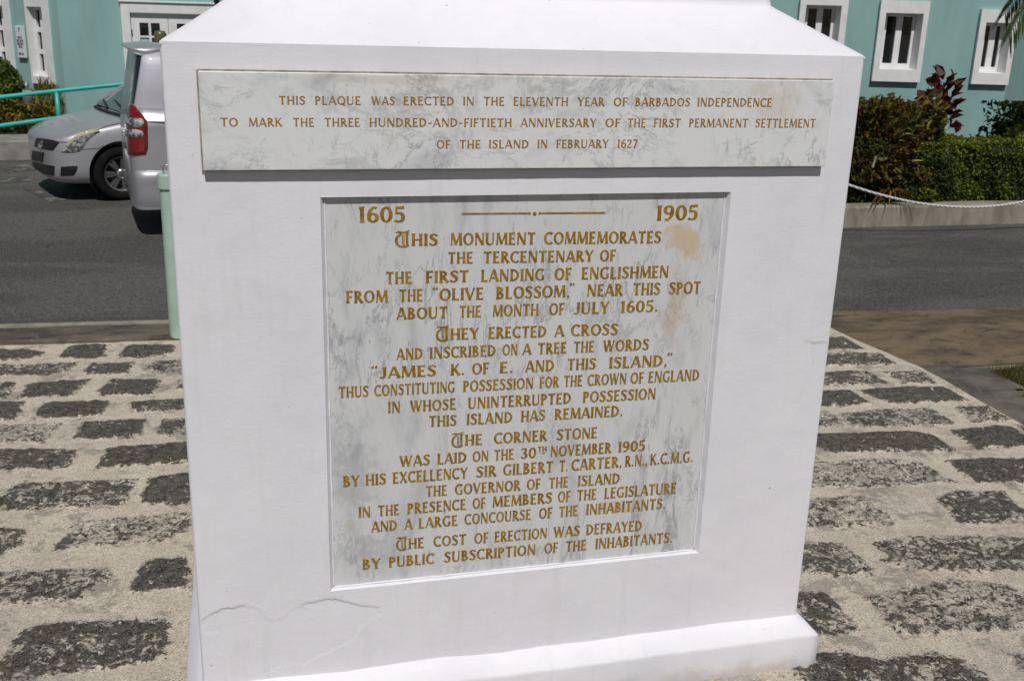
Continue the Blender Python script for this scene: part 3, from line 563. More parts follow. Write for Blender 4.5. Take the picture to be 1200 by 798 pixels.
    # Lombardic initial T
    g['@'] = (1.0, [A(.46, .44, .36, .50, 95, 285, 0, .4), Cc((.06, 1.06, .05), (.2, 1.14, .12), (.4, 1.10, .16), (.6, 1.10, .15), (.8, 1.18, .12), (.96, 1.30, .04)), L(.78, 1.1, .80, .0, .17, 0, .3), L(.50, .92, .50, .12, .07, 0, 0), L(.60, .92, .60, .0, .06, 0, .8), Cc((.5, -.06, .09), (.66, -.08, .12), (.82, .0, .14), (.94, .06, .05)), L(.93, 1.12, .90, .95, .05, 0, 0)])
    return g
GB = glyphs(.195, .115, .38); GT = glyphs(.150, .085, .30)
def stroke_mesh(mb, st, fx, z0, depth):
    """st: [(x,y,w)], fx maps (x,y)->(X,Z); builds a thin raised ribbon"""
    n = len(st); Lf = []; Rt = []
    closed = math.hypot(st[0][0]-st[-1][0], st[0][1]-st[-1][1]) < 1e-6
    for i in range(n):
        a = st[(i-1) % (n-1)] if closed else st[max(i-1, 0)]; b = st[(i+1) % (n-1)] if closed else st[min(i+1, n-1)]
        dx, dy = b[0]-a[0], b[1]-a[1]; l = math.hypot(dx, dy) or 1; nx, ny = -dy/l, dx/l; w_ = st[i][2]/2
        Lf.append((st[i][0]+nx*w_, st[i][1]+ny*w_)); Rt.append((st[i][0]-nx*w_, st[i][1]-ny*w_))
    vs = []
    for p, q in zip(Lf, Rt):
        a, b = fx(*p), fx(*q); vs += [(a[0], z0-depth, a[1]), (b[0], z0-depth, b[1]), (a[0], z0+.0005, a[1]), (b[0], z0+.0005, b[1])]
    fs = []
    for i in range(n-1):
        k = 4*i; fs += [(k, k+4, k+5, k+1), (k+2, k+6, k+4, k), (k+1, k+5, k+7, k+3)]
    if not closed: fs += [(0, 1, 3, 2), (4*(n-1), 4*(n-1)+2, 4*(n-1)+3, 4*(n-1)+1)]
    mb.add(vs, fs)
def word_strokes(word, G, gap=.075):
    x = 0; out = []; i = 0; caps = 1.0
    while i < len(word):
        ch = word[i]
        if ch == '^':  # raised small "TH" with a dash beneath
            for c2 in 'TH':
                wd, sts = G[c2]; out += [[(x+.04+a*.5, .55+b*.48, w_*.55) for a, b, w_ in st] for st in sts]; x += wd*.5+.04
            out.append([(x-.42, .40, .07), (x-.12, .40, .07)]); i += 1; continue
        wd, sts = G[ch]; out += [[(x+a, b, w_) for a, b, w_ in st] for st in sts]; x += wd+gap; i += 1
    return out, x-gap
Z = {'a': (370, 4.432), 'b': (610, 4.435), 'c': (380, 4.696), 'd': (600, 4.696), 'e': (380, 3.992), 'f': (600, 3.992), 'g': (180, 2.308), 'h': (600, 2.857)}
zx = lambda s: Z[s[0]][0]+float(s[1:])/Z[s[0]][1]
def text_line(words, xl, yl, xr, yr, hpx, y_plane, G, mat, parent):
    mb = MB(); k = 0
    for wtxt in words.split():
        t, a, b = wtxt.split('|'); a, b = zx(a), zx(b)
        if b < a: raise ValueError(words+wtxt)
        ya, yb = (yl+(yr-yl)*(x-xl)/(xr-xl) for x in (a, b)); o_, n_ = (0, y_plane, 0), (0, -1, 0)
        pa, pb = onplane(a, ya, o_, n_), onplane(b, yb, o_, n_); pt = onplane((a+b)/2, (ya+yb)/2-hpx, o_, n_); hz = pt.z-(pa.z+pb.z)/2
        sts, tot = word_strokes(t, G); left = min(x-w_*.5 for st in sts for x, y, w_ in st[:1]+st[-1:]) if False else .03
        kx = (pb.x-pa.x)/(tot-.06)
        for st in sts:
            k += 1
            stroke_mesh(mb, st, lambda x, y: (pa.x+(x-.03)*kx+0*y, pa.z+(pb.z-pa.z)*(x-.03)/(tot-.06)+y*hz), y_plane-.0002, .0007+.00003*(k % 13))
    return mb.build('text_line', mat, parent)
LINES = [
 ("1605|a225|a462", 420.8, 261, 474.2, 260.6, 18.5), ("1905|b705|b917", 769, 258.8, 816.8, 257.9, 17.8),
 ("@HIS|a413|a632 MONUMENT|a700|b75 COMMEMORATES|b123|b727", 463.2, 288.4, 773.9, 284.9, 14.2),
 ("THE|a688|a815 TERCENTENARY|a872|b375 OF|b413|b492", 525.7, 309.1, 720.5, 306.1, 13.4),
 ("THE|a366|a498 FIRST|a573|a792 LANDING|a860|b122 OF|b178|b262 ENGLISHMEN|b318|b766", 453, 332.8, 782.5, 325.3, 14),
 ("FROM|a160|a373 THE|a435|a555 <OLIVE|a605|a870 BLOSSOM,>|a938|b285 NEAR|b346|b528 THIS|b585|b722 SPOT|b772|b932", 406, 355.4, 820, 344, 14.2),
 ("ABOUT|a422|a683 THE|a747|a857 MONTH|a920|b92 OF|b150|b226 JULY|b278|b457 1605.|b520|b712", 465.2, 374.6, 770.5, 365.4, 13.8),
 ("@HEY|c615|c848 ERECTED|c905|d187 A|d236|d283 CROSS|d325|d580", 511, 398.7, 723.5, 392.4, 13.4),
 ("AND|c400|c540 INSCRIBED|c582|c942 ON|c982|c1062 A|d59|d103 TREE|d143|d298 THE|d340|d450 WORDS|d502|d750", 465.2, 421.7, 759.7, 410, 13.1),
 ("<JAMES|c258|c614 K.|c697|c770 OF|c815|c905 E.|c967|c1037 AND|d75|d230 THIS|d305|d458 ISLAND,>|d535|d885", 442.8, 443.5, 776.3, 429.2, 13.3),
 ("THUS|c82|c243 CONSTITUTING|c277|c717 POSSESSION|c765|d115 FOR|d152|d256 THE|d286|d385 CROWN|d415|d627 OF|d652|d722 ENGLAND|d750|d1027", 397.5, 466.3, 818.7, 445.6, 13),
 ("IN|c352|c417 WHOSE|c475|c723 UNINTERRUPTED|c792|d322 POSSESSION|d390|d788", 455, 483.9, 767.8, 467.5, 13),
 ("THIS|c577|c726 ISLAND|c785|c1033 HAS|d50|d180 REMAINED.|d235|d607", 502.9, 500.3, 729.3, 487.5, 12.8),
 ("@HE|e595|e738 CORNER|e795|f162 STONE|f210|f396", 529, 523, 699.2, 513, 12.8),
 ("WAS|e355|e493 LAID|e530|e664 ON|e695|e767 THE|e795|e886 30^|f42|f155 NOVEMBER|f180|f462 1905|f495|f620", 468.9, 546.8, 755.3, 528, 12.5),
 ("BY|e90|e164 HIS|e195|e288 EXCELLENCY|e322|e668 SIR|e712|e803 GILBERT|e838|f190 T.|f222|f260 CARTER,|f278|f513 R.N.,|f528|f632 K.C.M.G.|f646|f843", 402.5, 570.6, 811.2, 541.3, 13),
 ("THE|e477|e573 GOVERNOR|e612|f38 OF|f70|f132 THE|f173|f262 ISLAND|f308|f502", 499.5, 581.9, 725.8, 566.4, 12.4),
 ("IN|e162|e215 THE|e253|e350 PRESENCE|e390|e662 OF|e695|e753 MEMBERS|e788|f185 OF|f215|f272 THE|f305|f393 LEGISLATURE|f432|f765", 420.6, 606.5, 791.6, 577.7, 12.5),
 ("AND|e223|e340 A|e378|e411 LARGE|e443|e622 CONCOURSE|e657|f87 OF|f127|f187 THE|f220|f306 INHABITANTS.|f347|f716", 435.9, 623.5, 779.4, 595.7, 12.3),
 ("@HE|e337|e466 COST|e512|e662 OF|e703|e767 ERECTION|e797|f162 WAS|f195|f315 DEFRAYED|f347|f605", 464.4, 644, 751.6, 621.5, 12.2),
 ("BY|e180|e262 PUBLIC|e303|e513 SUBSCRIPTION|e562|f108 OF|f152|f213 THE|f252|f345 INHABITANTS.|f390|f748", 425, 667.3, 787.4, 635.3, 12.2)]
for L_ in LINES: text_line(*L_, REC, GB, M['gold'], pan)
UP = [("THIS|g340|g410 PLAQUE|g437|g560 WAS|g590|g652 ERECTED|g676|g812 IN|g837|g866 THE|g893|g948 ELEVENTH|h5|h187 YEAR|h220|h308 OF|h340|h385 BARBADOS|h412|h595 INDEPENDENCE|h620|h868", 327.3, 122.6, 903.8, 125.3, 9.9),
 ("TO|g182|g228 MARK|g258|g347 THE|g378|g434 THREE|g463|g558 HUNDRED-AND-FIFTIETH|g584|g968 ANNIVERSARY|h29|h281 OF|h312|h362 THE|h387|h446 FIRST|h474|h563 PERMANENT|h592|h788 SETTLEMENT|h814|h1014", 258.9, 148.2, 954.9, 149.5, 9.9),
 ("OF|g766|g802 THE|g828|g884 ISLAND|g907|g1014 IN|h85|h118 FEBRUARY|h148|h322 1627|h352|h419", 511.9, 174.2, 746.7, 173.3, 9.8)]
for L_ in UP: text_line(*L_, -PRO, GT, M['gold2'], upl)
# ornament rule between the two dates
mb = MB(); pp = lambda x, y: (lambda q: (q.x, q.z))(onplane(x, y, (0, REC, 0), (0, -1, 0)))
for x0, x1, e0, e1 in ((540, 621.7, 1, 0), (631.2, 710, 0, 1)):
    n = 24; st = []
    for i in range(n+1):
        x = x0+(x1-x0)*i/n; y = 250.7-1.2*(x-540)/170; d = min((x-x0) if e0 else 99, (x1-x) if e1 else 99); df = min((x-x0) if not e0 else 99, (x1-x) if not e1 else 99)
        w_ = .0045+(.005*max(0, 1-abs(d-2)/2.2))+(.004*max(0, 1-df/2.0)); w_ *= .25 if d < .1 else 1; st.append((*pp(x, y), w_))
    stroke_mesh(mb, st, lambda x, y: (x, y), REC-.0002, .0008)
c = pp(626.5, 250.6); stroke_mesh(mb, [(c[0]-.0055, c[1], .002), (c[0]-.003, c[1], .009), (c[0], c[1], .011), (c[0]+.003, c[1], .009), (c[0]+.0055, c[1], .002)], lambda x, y: (x, y), REC-.0002, .0008)
mb.build('ornament_rule', M['gold'], pan)

# ------------------------------------------------------------------ buildings
def V2(a): return Vector((a[0], a[1], 0))
class Facade:
    """a vertical wall plane: s runs along d, z up, k outward along n"""
    def __init__(s, o, d):
        s.o = V2(o); s.d = V2(d).normalized(); s.n = Vector((s.d.y, -s.d.x, 0))
        if s.n.dot(CAM-s.o) < 0: s.n = -s.n
    def P(s, a, z, k=0.0): return s.o+s.d*a+s.n*k+Vector((0, 0, z))
    def px(s, x, y):
        q = onplane(x, y, s.o, s.n); return ((q-s.o).dot(s.d), q.z)
    def rect(s, mb, a0, a1, z0, z1, k): mb.add([s.P(a0, z0, k), s.P(a1, z0, k), s.P(a1, z1, k), s.P(a0, z1, k)], [(0, 1, 2, 3)])
    def box(s, mb, a0, a1, z0, z1, k0, k1):
        v = [s.P(a, z, k) for a in (a0, a1) for z in (z0, z1) for k in (k0, k1)]
        mb.add(v, [(0, 1, 3, 2), (4, 6, 7, 5), (0, 4, 5, 1), (2, 3, 7, 6), (0, 2, 6, 4), (1, 5, 7, 3)])
    def wall(s, mb, a0, a1, z0, z1, holes):
        A = sorted({a0, a1, *[h[0] for h in holes], *[h[1] for h in holes]}); Zs = sorted({z0, z1, *[h[2] for h in holes], *[h[3] for h in holes]})
        for i in range(len(A)-1):
            for j in range(len(Zs)-1):
                ca, cz = (A[i]+A[i+1])/2, (Zs[j]+Zs[j+1])/2
                if any(h[0] < ca < h[1] and h[2] < cz < h[3] for h in holes): continue
                s.rect(mb, A[i], A[i+1], Zs[j], Zs[j+1], 0)
def window(F, parent, out, inn, depth, splay, cols, rows, proud=.065, mull=.05, rail=.05):
    """surround proud of the wall, splayed reveal, sash bars and dark panes"""
    mb = MB(); (a0, a1, z0, z1), (b0, b1, y0, y1) = out, inn; c0, c1, w0, w1 = b0+splay, b1-splay, y0+splay*.3, y1-.01
    for r_ in ((a0, b0, z0, z1), (b1, a1, z0, z1), (b0, b1, z0, y0), (b0, b1, y1, z1)): F.rect(mb, *r_, proud)
    for (p, q) in (((a0, z0), (a1, z0)), ((a1, z0), (a1, z1)), ((a1, z1), (a0, z1)), ((a0, z1), (a0, z0))): mb.add([F.P(*p, proud), F.P(*q, proud), F.P(*q, -.01), F.P(*p, -.01)], [(0, 1, 2, 3)])
    I = [(b0, y0), (b1, y0), (b1, y1), (b0, y1)]; J = [(c0, w0), (c1, w0), (c1, w1), (c0, w1)]
    for k in range(4): mb.add([F.P(*I[k], proud), F.P(*I[(k+1) % 4], proud), F.P(*J[(k+1) % 4], -depth), F.P(*J[k], -depth)], [(0, 1, 2, 3)])
    wn = mb.build('window', M['trim'], parent, bevel=.006)
    sb = MB(); fr = .035; k0, k1 = -depth-.03, -depth+.028
    xs = [c0+fr+(c1-c0-2*fr-mull*(cols-1))*i/cols+mull*i for i in range(cols+1)]; pw = (c1-c0-2*fr-mull*(cols-1))/cols; ph = (w1-w0-2*fr-.03-rail*(rows-1))/rows
    F.box(sb, c0, c0+fr, w0, w1, k0, k1); F.box(sb, c1-fr, c1, w0, w1, k0, k1); F.box(sb, c0+fr, c1-fr, w0, w0+fr+.03, k0, k1); F.box(sb, c0+fr, c1-fr, w1-fr, w1, k0, k1)
    for i in range(1, cols): F.box(sb, c0+fr+i*pw+(i-1)*mull, c0+fr+i*pw+i*mull, w0+fr+.03, w1-fr, k0, k1-.003)
    for j in range(1, rows): F.box(sb, c0+fr, c1-fr, w0+fr+.03+j*ph+(j-1)*rail, w0+fr+.03+j*ph+j*rail, k0, k1-.006)
    sb.build('sash', M['trim'], wn)
    pb = MB(); F.box(pb, c0+.01, c1-.01, w0+.01, w1-.01, -depth-.03, -depth-.012); pb.build('pane', M['glass'], wn)
    return wn
# turquoise wing on the right
FR = Facade((4.14828, 12.30319), (.966425, -.25695))
bR = tag(empty('turquoise_building', FR.P(2, 0)), 'turquoise wing with small deep white window surrounds, behind the hedge on the right', 'building')
def kid(o, root):
    o.parent = root; o.matrix_parent_inverse = Matrix.Translation(-root.location) if root.rotation_euler.z == 0 else root.matrix_basis.inverted(); return o
wins = [((3.90, 4.572, 1.282, 2.385), (3.985, 4.482, 1.455, 2.29)), ((5.027, 5.712, 1.282, 2.385), (5.115, 5.640, 1.45, 2.215)), ((6.447, 6.998-.02, 1.282, 2.30), (6.532, 6.905, 1.438, 2.125))]
mb = MB(); FR.wall(mb, -4.2, 6.985, -.3, 6.0, [(i[0]-.02, i[1]+.02, i[2]-.02, i[3]+.02) for o_, i in wins])
e_ = Vector((.707, .707, 0))*5; c_ = FR.P(6.985, 0)
mb.add([FR.P(6.985, -.3), Vector((c_.x+e_.x, c_.y+e_.y, -.3)), Vector((c_.x+e_.x, c_.y+e_.y, 6)), FR.P(6.985, 6)], [(0, 1, 2, 3)])
mb.add([FR.P(-4.2, -.3), FR.P(-4.2, -.3, -5), FR.P(-4.2, 6, -5), FR.P(-4.2, 6)], [(0, 1, 2, 3)])
wR = kid(mb.build('wall', M['teal']), bR)
mb = MB(); FR.box(mb, -4.4, 13, 6.0, 6.15, -6, .3); kid(mb.build('roof', M['trim']), bR)
for o_, i in wins: kid(window(FR, None, o_, i, .13, .045, 2, 1, mull=.085, rail=.05), bR)
# turquoise corner block on the left
K = onplane(72, 60, (0, 15.1, 0), (0, 1, 0))
FL = Facade(K, (.72, -.69)); FD = Facade(K, (.985, .17))
bL = tag(empty('turquoise_building', (K.x, K.y, 0)), 'turquoise corner block with tall narrow windows and a white double door, behind the parked cars', 'building')
s1, zb1 = FL.px(41.4, 97.5); s2, _ = FL.px(65.6, 99); i1, zi = FL.px(42.5, 89); i2, _ = FL.px(59.8, 89.6); _, zt_ = FL.px(42, -2); _, zit = FL.px(44, 8.5)
wA = ((s1, s2, zb1, zt_), (i1, i2, zi, zit)); e2, _ = FL.px(20.3, 94); sh = s2-e2
wB = tuple(tuple((q-sh if n_ < 2 else q) for n_, q in enumerate(r_)) for r_ in wA)
mb = MB(); FL.wall(mb, -9, 0, -.3, 6, [(i[0]-.02, i[1]+.02, i[2]-.02, i[3]+.02) for o_, i in (wA, wB)])
d0, zl = FD.px(140.6, 8); d1, _ = FD.px(250.7, 5); j0, zj = FD.px(151.6, 15.2); _, zo = FD.px(196, 4.2); j1 = 2*FD.px(197.3, 30)[0]-j0
FD.wall(mb, 0, d1, -.3, 6, [(j0, j1, -.3, zj)])
mb.add([FD.P(d1, -.3), FD.P(d1, -.3, -.9), FD.P(d1, 6, -.9), FD.P(d1, 6)], [(0, 1, 2, 3)]); FD.rect(mb, d1, d1+4.5, -.3, 6, -.9)
kid(mb.build('wall', M['teal']), bL)
mb = MB(); mb.add([FL.P(-9.2, 6.0, .3), FL.P(.35, 6.0, .3), FD.P(d1+.3, 6.0, .3), FD.P(d1+4.5, 6, -.5), FD.P(d1+4, 6, -6), FL.P(-9.2, 6, -5)], [(0, 1, 2, 3, 4, 5)]); kid(mb.build('roof', M['trim']), bL)
for o_, i in (wA, wB): kid(window(FL, None, o_, i, .075, .025, 2, 3, proud=.06, mull=.04, rail=.07), bL)
mb = MB(); FD.box(mb, d0, j0, -.3, zo, -.10, .05); FD.box(mb, j1, j1+(j0-d0), -.3, zo, -.10, .05); FD.box(mb, j0, j1, zj, zo, -.10, .05); FD.box(mb, d0-.02, j1+(j0-d0)+.02, zo, zo+.03, -.05, .075)
kid(mb.build('door_surround', M['trim'], bevel=.006), bL)
mid = (j0+j1)/2
for a0, a1 in ((j0+.01, mid-.004), (mid+.004, j1-.01)):
    mb = MB(); st = .125; mbr = .035; zt2 = zj-.012; kk = (-.05, -.008); pw = (a1-a0-2*st-mbr)/2; ph = .222; zr0 = zt2-.135
    FD.box(mb, a0, a0+st, -.28, zt2, *kk); FD.box(mb, a1-st, a1, -.28, zt2, *kk); FD.box(mb, a0+st, a1-st, zr0, zt2, *kk); FD.box(mb, a0+st+pw, a0+st+pw+mbr, zr0-4*ph, zr0, *kk)
    for r_ in range(1, 4): FD.box(mb, a0+st, a1-st, zr0-r_*ph, zr0-r_*ph+.028, -.045, -.011)
    FD.box(mb, a0+st, a1-st, -.28, zr0-4*ph, *kk); dr = kid(mb.build('door', M['trim']), bL)
    mb = MB(); FD.box(mb, a0+.02, a1-.02, -.2, zr0+.02, -.045, -.032); g_ = kid(mb.build('pane', M['glass']), bL); g_.parent = dr; g_.matrix_parent_inverse = Matrix()
    if a0 < mid:
        mb = MB(); FD.box(mb, a0+st+.01, a0+st+pw-.004, zr0-1.62*ph, zr0-1.03*ph, -.031, -.029); p_ = kid(mb.build('notice', M['paper']), bL); p_.parent = dr; p_.matrix_parent_inverse = Matrix()
        mb = MB(); FD.box(mb, a0+.004, a0+.016, zt2-.34, zt2-.24, -.008, 0); h_ = kid(mb.build('hinge', M['black']), bL); h_.parent = dr; h_.matrix_parent_inverse = Matrix()
# sign on the left wall
a0, z1 = FL.px(20.3, 30.5); a1, z0 = FL.px(33.6, 68.5); mb = MB(); FL.box(mb, a0, a1, z0, z1, .01, .05); sg = mb.build('wall_sign', M['signface'], bevel=.008)
tag(sg, 'small white notice board with grey lettering on the turquoise wall between tall windows', 'sign')
mb = MB(); W_, H_ = a1-a0, z1-z0; cxx = (a0+a1)/2
FL.box(mb, cxx-.05*W_, cxx+.05*W_, z1-.2*H_, z1-.09*H_, .051, .053)
FL.box(mb, cxx-.12*W_, cxx+.12*W_, z1-.09*H_, z1-.06*H_, .051, .053)
for r_, wd in ((.36, .5), (.46, .8), (.56, .75), (.65, .45), (.87, .7)):
    x = cxx-wd*W_/2
    while x < cxx+wd*W_/2-.01: k = min(random.uniform(.03, .07), cxx+wd*W_/2-x); FL.box(mb, x, x+k, z1-r_*H_-.018, z1-r_*H_+.018, .051, .053); x += k+.012
mb.build('sign_lettering', M['signink'], sg)

# ------------------------------------------------------------------ left pavement, bed, handrail
e0, e1 = ground(0, 188.5, ROADZ), ground(40, 187, ROADZ); dk = Vector((1, .16, 0)).normalized(); nk = Vector((-dk.y, dk.x, 0)); k0 = (e0+e1)/2; k0.z = 0
mb = MB(); z = .20
pr = [(0, ROADZ-.1), (0, z-.015), (.015, z), (.16, z), (1.45, z+.01)]; Lk = [k0-dk*9, k0+dk*11]
for (d_, zz), (d2, z2) in zip(pr, pr[1:]): mb.add([Lk[0]+nk*d_+Vector((0, 0, zz)), Lk[1]+nk*d_+Vector((0, 0, zz)), Lk[1]+nk*d2+Vector((0, 0, z2)), Lk[0]+nk*d2+Vector((0, 0, z2))], [(0, 1, 2, 3)])
mb.build('pavement', M['pavement'])['kind'] = 'structure'
n = 40; A = np.zeros((n, 12, 3))
for i in range(n):
    for j in range(12): q = Lk[0].lerp(Lk[1], i/(n-1))+nk*(1.42+j*.6); A[i, j] = (q.x, q.y, z+.0+.06*math.sin(min(1, j/3)*1.57))
A[:, :, 2] += vnoise(A[:, :, :2].reshape(-1, 2), 3, 4, 3).reshape(n, 12)*.03
grid_mesh('soil', A, M['soil'])['kind'] = 'structure'
rp = ((0, 13.75, 0), (0, -1, 0)); hr = tag(empty('handrail', ground(70, 150, .2)), 'bright turquoise tubular handrail rising to the right beside the ramp, behind the hatchback', 'handrail')
def rl(pts, r, name):
    P = [onplane(*p, *rp) for p in pts]; mb = MB(); mb.tube(P, r, 10); return kid(mb.build(name, M['rail'], smooth=True), hr)
rl([(-160, 132), (0, 114.3), (66, 107), (150, 98.3), (330, 80)], .031, 'top_rail'); rl([(-160, 170), (0, 147.5), (70, 138.2), (150, 127.5), (330, 104)], .029, 'lower_rail')
for x, y in ((66, 107), (-95, 124.5), (230, 90)): P = onplane(x, y, *rp); mb = MB(); mb.tube([P, Vector((P.x, P.y, .15))], .029, 10); kid(mb.build('rail_post', M['rail'], smooth=True), hr)
P = onplane(36.5, 152, (0, 14.15, 0), (0, -1, 0)); up_ = tag(empty('utility_post', (P.x, P.y, .2)), 'short grey utility post with a dark band and capped pipe, behind the turquoise handrail', 'post')
mb = MB(); mb.lathe([(0, -.1), (.062, -.1), (.062, .38), (0, .38)], n=20); mb.build('post_body', M['pavement'], up_)
mb = MB(); mb.lathe([(0, .38), (.072, .38), (.074, .50), (0, .50)], n=20); mb.build('collar', M['kerb'], up_); mb = MB(); mb.lathe([(0, .50), (.075, .50), (.075, .58), (.06, .60), (0, .60)], n=20); mb.build('meter_box', M['pavement'], up_)
mb = MB(); mb.lathe([(0, .60), (.03, .60), (.03, .66), (.045, .67), (.03, .71), (0, .72)], n=14); mb.build('pipe_cap', M['alloy'], up_)
P = onplane(189, 60, (0, 14.0, 0), (0, -1, 0)); lt = tag(empty('lamp_post', (P.x, P.y, -.06)), 'olive green rounded lamp head showing just above the van roof beside the monument', 'lamp')
ztop = onplane(188, 36, (0, 14.0, 0), (0, -1, 0)).z+.06; mb = MB(); mb.lathe([(0, 0), (.05, 0), (.035, .1), (.035, ztop-.3)], n=14); mb.build('post', M['greengrey'], lt)
mb = MB(); mb.lathe([(0, ztop-.32), (.075, ztop-.32), (.085, ztop-.15), (.088, ztop-.05), (.07, ztop-.012), (0, ztop)], n=24); mb.build('lamp_head', M['greengrey'], lt, smooth=True)

# ------------------------------------------------------------------ right bed: low wall, rope, bollards
lw = tag(empty('planter_wall', (7, 7.3, -.06)), 'low grey rendered retaining wall under the hedge across the road', 'wall'); mb = MB(); n = 60
prof = [(0, -.3), (0, .21), (.012, .228), (.20, .228), (.22, .1)]; xs = np.linspace(-2.5, 9, n)
rows = [[(x, y+.006*noise.noise((x*2, zz*5, 0)), zz+.008*noise.noise((x*1.3, y, 4))) for y, zz in prof] for x in xs]
for a, b in zip(rows, rows[1:]):
    for k in range(4): mb.add([a[k], b[k], b[k+1], a[k+1]], [(0, 1, 2, 3)])
mb.add(rows[0], [(4, 3, 2, 1, 0)]); mb.build('wall_face', M['render'], lw, loc=(0, -.08, 0))
sheet('planting_soil', [(4.5, 7.36, .12), (16, 7.3, .12), (16, 11, .12), (10, 12, .12), (4.5, 12.3, .12)], M['soil'])
def bollard(loc, label, name='bollard'):
    b = tag(empty(name, loc), label, 'bollard', None)
    mb = MB(); mb.lathe([(0, -.1), (.052, -.1), (.052, .925), (0, .925)], n=28); mb.build('pole', M['green'], b, smooth=False)
    mb = MB(); mb.lathe([(.049, .915), (.049, .93), (.0485, .931)], n=28); mb.build('shadow_gap', M['black'], b)
    mb = MB(); mb.lathe([(.05, .93), (.062, .93), (.064, .936), (.064, 1.012), (.06, 1.02), (0, 1.024)], n=28); mb.build('collar', M['green'], b)
    mb = MB(); mb.tube([(.03*math.cos(a)*.8, -.02, 1.045+.03*math.sin(a)) for a in np.linspace(0, 6.283, 18)], .005, 8); mb.build('eye_ring', M['alloy'], b, smooth=True)
    return b
q = ground(209, 392, .022); bollard((q.x, q.y, .02), 'pale green round bollard with a collar, at the left edge of the monument')
rpl = ((0, 6.75, 0), (0, -1, 0)); rpx = [(940, 190), (965, 203.5), (991, 215.5), (1030, 228), (1075, 238), (1120, 242.6), (1160, 242), (1200, 236.3), (1240, 226), (1275, 213)]
P = smoothpts([tuple(onplane(*p, *rpl)) for p in rpx], 8); mb = MB(); mb.tube(P, .0135, 8); tag(mb.build('rope', M['rope'], smooth=True), 'white twisted rope sagging in front of the low wall under the hedge', 'rope')
for i, j in ((0, 'pale green bollard behind the monument holding the rope'), (-1, 'pale green bollard right of the hedge holding the rope')): bollard((P[i][0], P[i][1]+.02, P[i][2]-1.045), j)

# ------------------------------------------------------------------ foliage
def leafsoup(name, C, size, asp, tint, mat, parent=None, D=None, flat=0.0, fold=.25):
    """folded diamond leaves: C centres (n,3), size (n), D preferred direction of the blade"""
    n = len(C); d = RNG.normal(size=(n, 3)) if D is None else D+RNG.normal(size=(n, 3))*.45; d /= np.linalg.norm(d, axis=1)[:, None]
    u = RNG.normal(size=(n, 3)); u[:, 2] = np.abs(u[:, 2])+flat; s_ = np.cross(d, u); s_ /= np.linalg.norm(s_, axis=1)[:, None]; nn = np.cross(s_, d)
    L = size[:, None]; W = L*asp; b = C-d*L*.5; t = C+d*L*.5; m1 = C-d*L*.22; m2 = C+d*L*.18-nn*L*.02
    a = np.stack([b, m1+s_*W*.44+nn*W*fold*.8, m2+s_*W*.47+nn*W*fold, t-nn*L*.10, m2-s_*W*.47+nn*W*fold, m1-s_*W*.44+nn*W*fold*.8], 1)
    return soup(name, a, mat, parent, {'tint': tint}, k=6)
def shell(n, box, thick, top=True, seed=1, wob=.05):
    """points near the surface of a box-like hedge (front, top, sides)"""
    (x0, x1), (y0, y1), (z0, z1) = box; P = RNG.random((n, 3))*np.array([x1-x0, y1-y0, z1-z0])+np.array([x0, y0, z0]); f = RNG.random(n); k = RNG.exponential(thick, n)
    fr = f < .55; P[fr, 1] = y0+k[fr]; tp = f >= .62; P[tp, 2] = z1-k[tp]
    wv = vnoise(P, 2.2, seed, 3)*wob; P[fr, 1] -= wv[fr]; P[tp, 2] += wv[tp]; return P
hp = lambda x, y, Y: onplane(x, y, (0, Y, 0), (0, -1, 0))
# clipped hedge
a = hp(1088, 168, 7.55); b = hp(1200, 168, 7.55); x0, x1, zt = a.x, b.x+1.6, a.z+.02
hd = tag(empty('clipped_hedge', ((x0+x1)/2, 7.9, .12)), 'clipped dense green hedge with a flat top painted sunlit-bright, above the low wall', 'hedge')
P = shell(30000, ((x0-.25, x1), (7.50, 8.35), (.16, zt)), .065, wob=.17); tp = np.clip((P[:, 2]-zt+.2)/.2, 0, 1)  # tp lightens leaves toward the top, sunlight painted into the tint
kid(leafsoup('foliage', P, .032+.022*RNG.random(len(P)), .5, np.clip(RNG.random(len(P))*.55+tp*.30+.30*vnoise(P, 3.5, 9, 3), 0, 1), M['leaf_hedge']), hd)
mb = MB(); mb.box(((x0+x1)/2-.1, 7.97, (zt+.1)/2-.02), (x1-x0+.2, .70, zt-.2)); kid(mb.build('twig_shade_core', M['core'], bevel=.08), hd)  # solid dark block, the hedge's inner shade put into its colour
# croton hedge on the left of it
c0 = hp(985, 118, 7.55); c1 = hp(1093, 150, 7.55); zc = c0.z-.03
cr = tag(empty('croton_shrub', ((c0.x+c1.x)/2, 7.9, .12)), 'taller croton shrub with mottled red and lime leaves beside the monument edge', 'shrub')
P = shell(6200, ((c0.x-.9, c1.x+.02), (7.40, 8.4), (.42, zc)), .11, wob=.16, seed=4); D = P-np.array([(c0.x+c1.x)/2, 7.95, .5]); D /= np.linalg.norm(D, axis=1)[:, None]; D[:, 2] += .15; D += RNG.normal(size=D.shape)*.35
kid(leafsoup('foliage', P, .07+.09*RNG.random(len(P)), .34, RNG.random(len(P)), M['leaf_croton'], D=D), cr)
mb = MB()
for i in range(34):
    bx = (c0.x+c1.x)/2+random.uniform(-.9, .55); tx = bx+random.uniform(-.25, .25); mb.tube([(bx, 7.95+random.uniform(-.2, .2), .1), ((bx+tx)/2+random.uniform(-.05, .05), 7.9+random.uniform(-.2, .2), .7), (tx, 7.9+random.uniform(-.3, .3), zc-.08)], [.014, .010, .005], 6)
kid(mb.build('stems', M['twig']), cr)
gl = tag(empty('leafy_groundcover', ((c0.x+c1.x)/2, 7.6, .12)), 'dark green leafy undergrowth at the foot of the croton shrub', 'shrub')
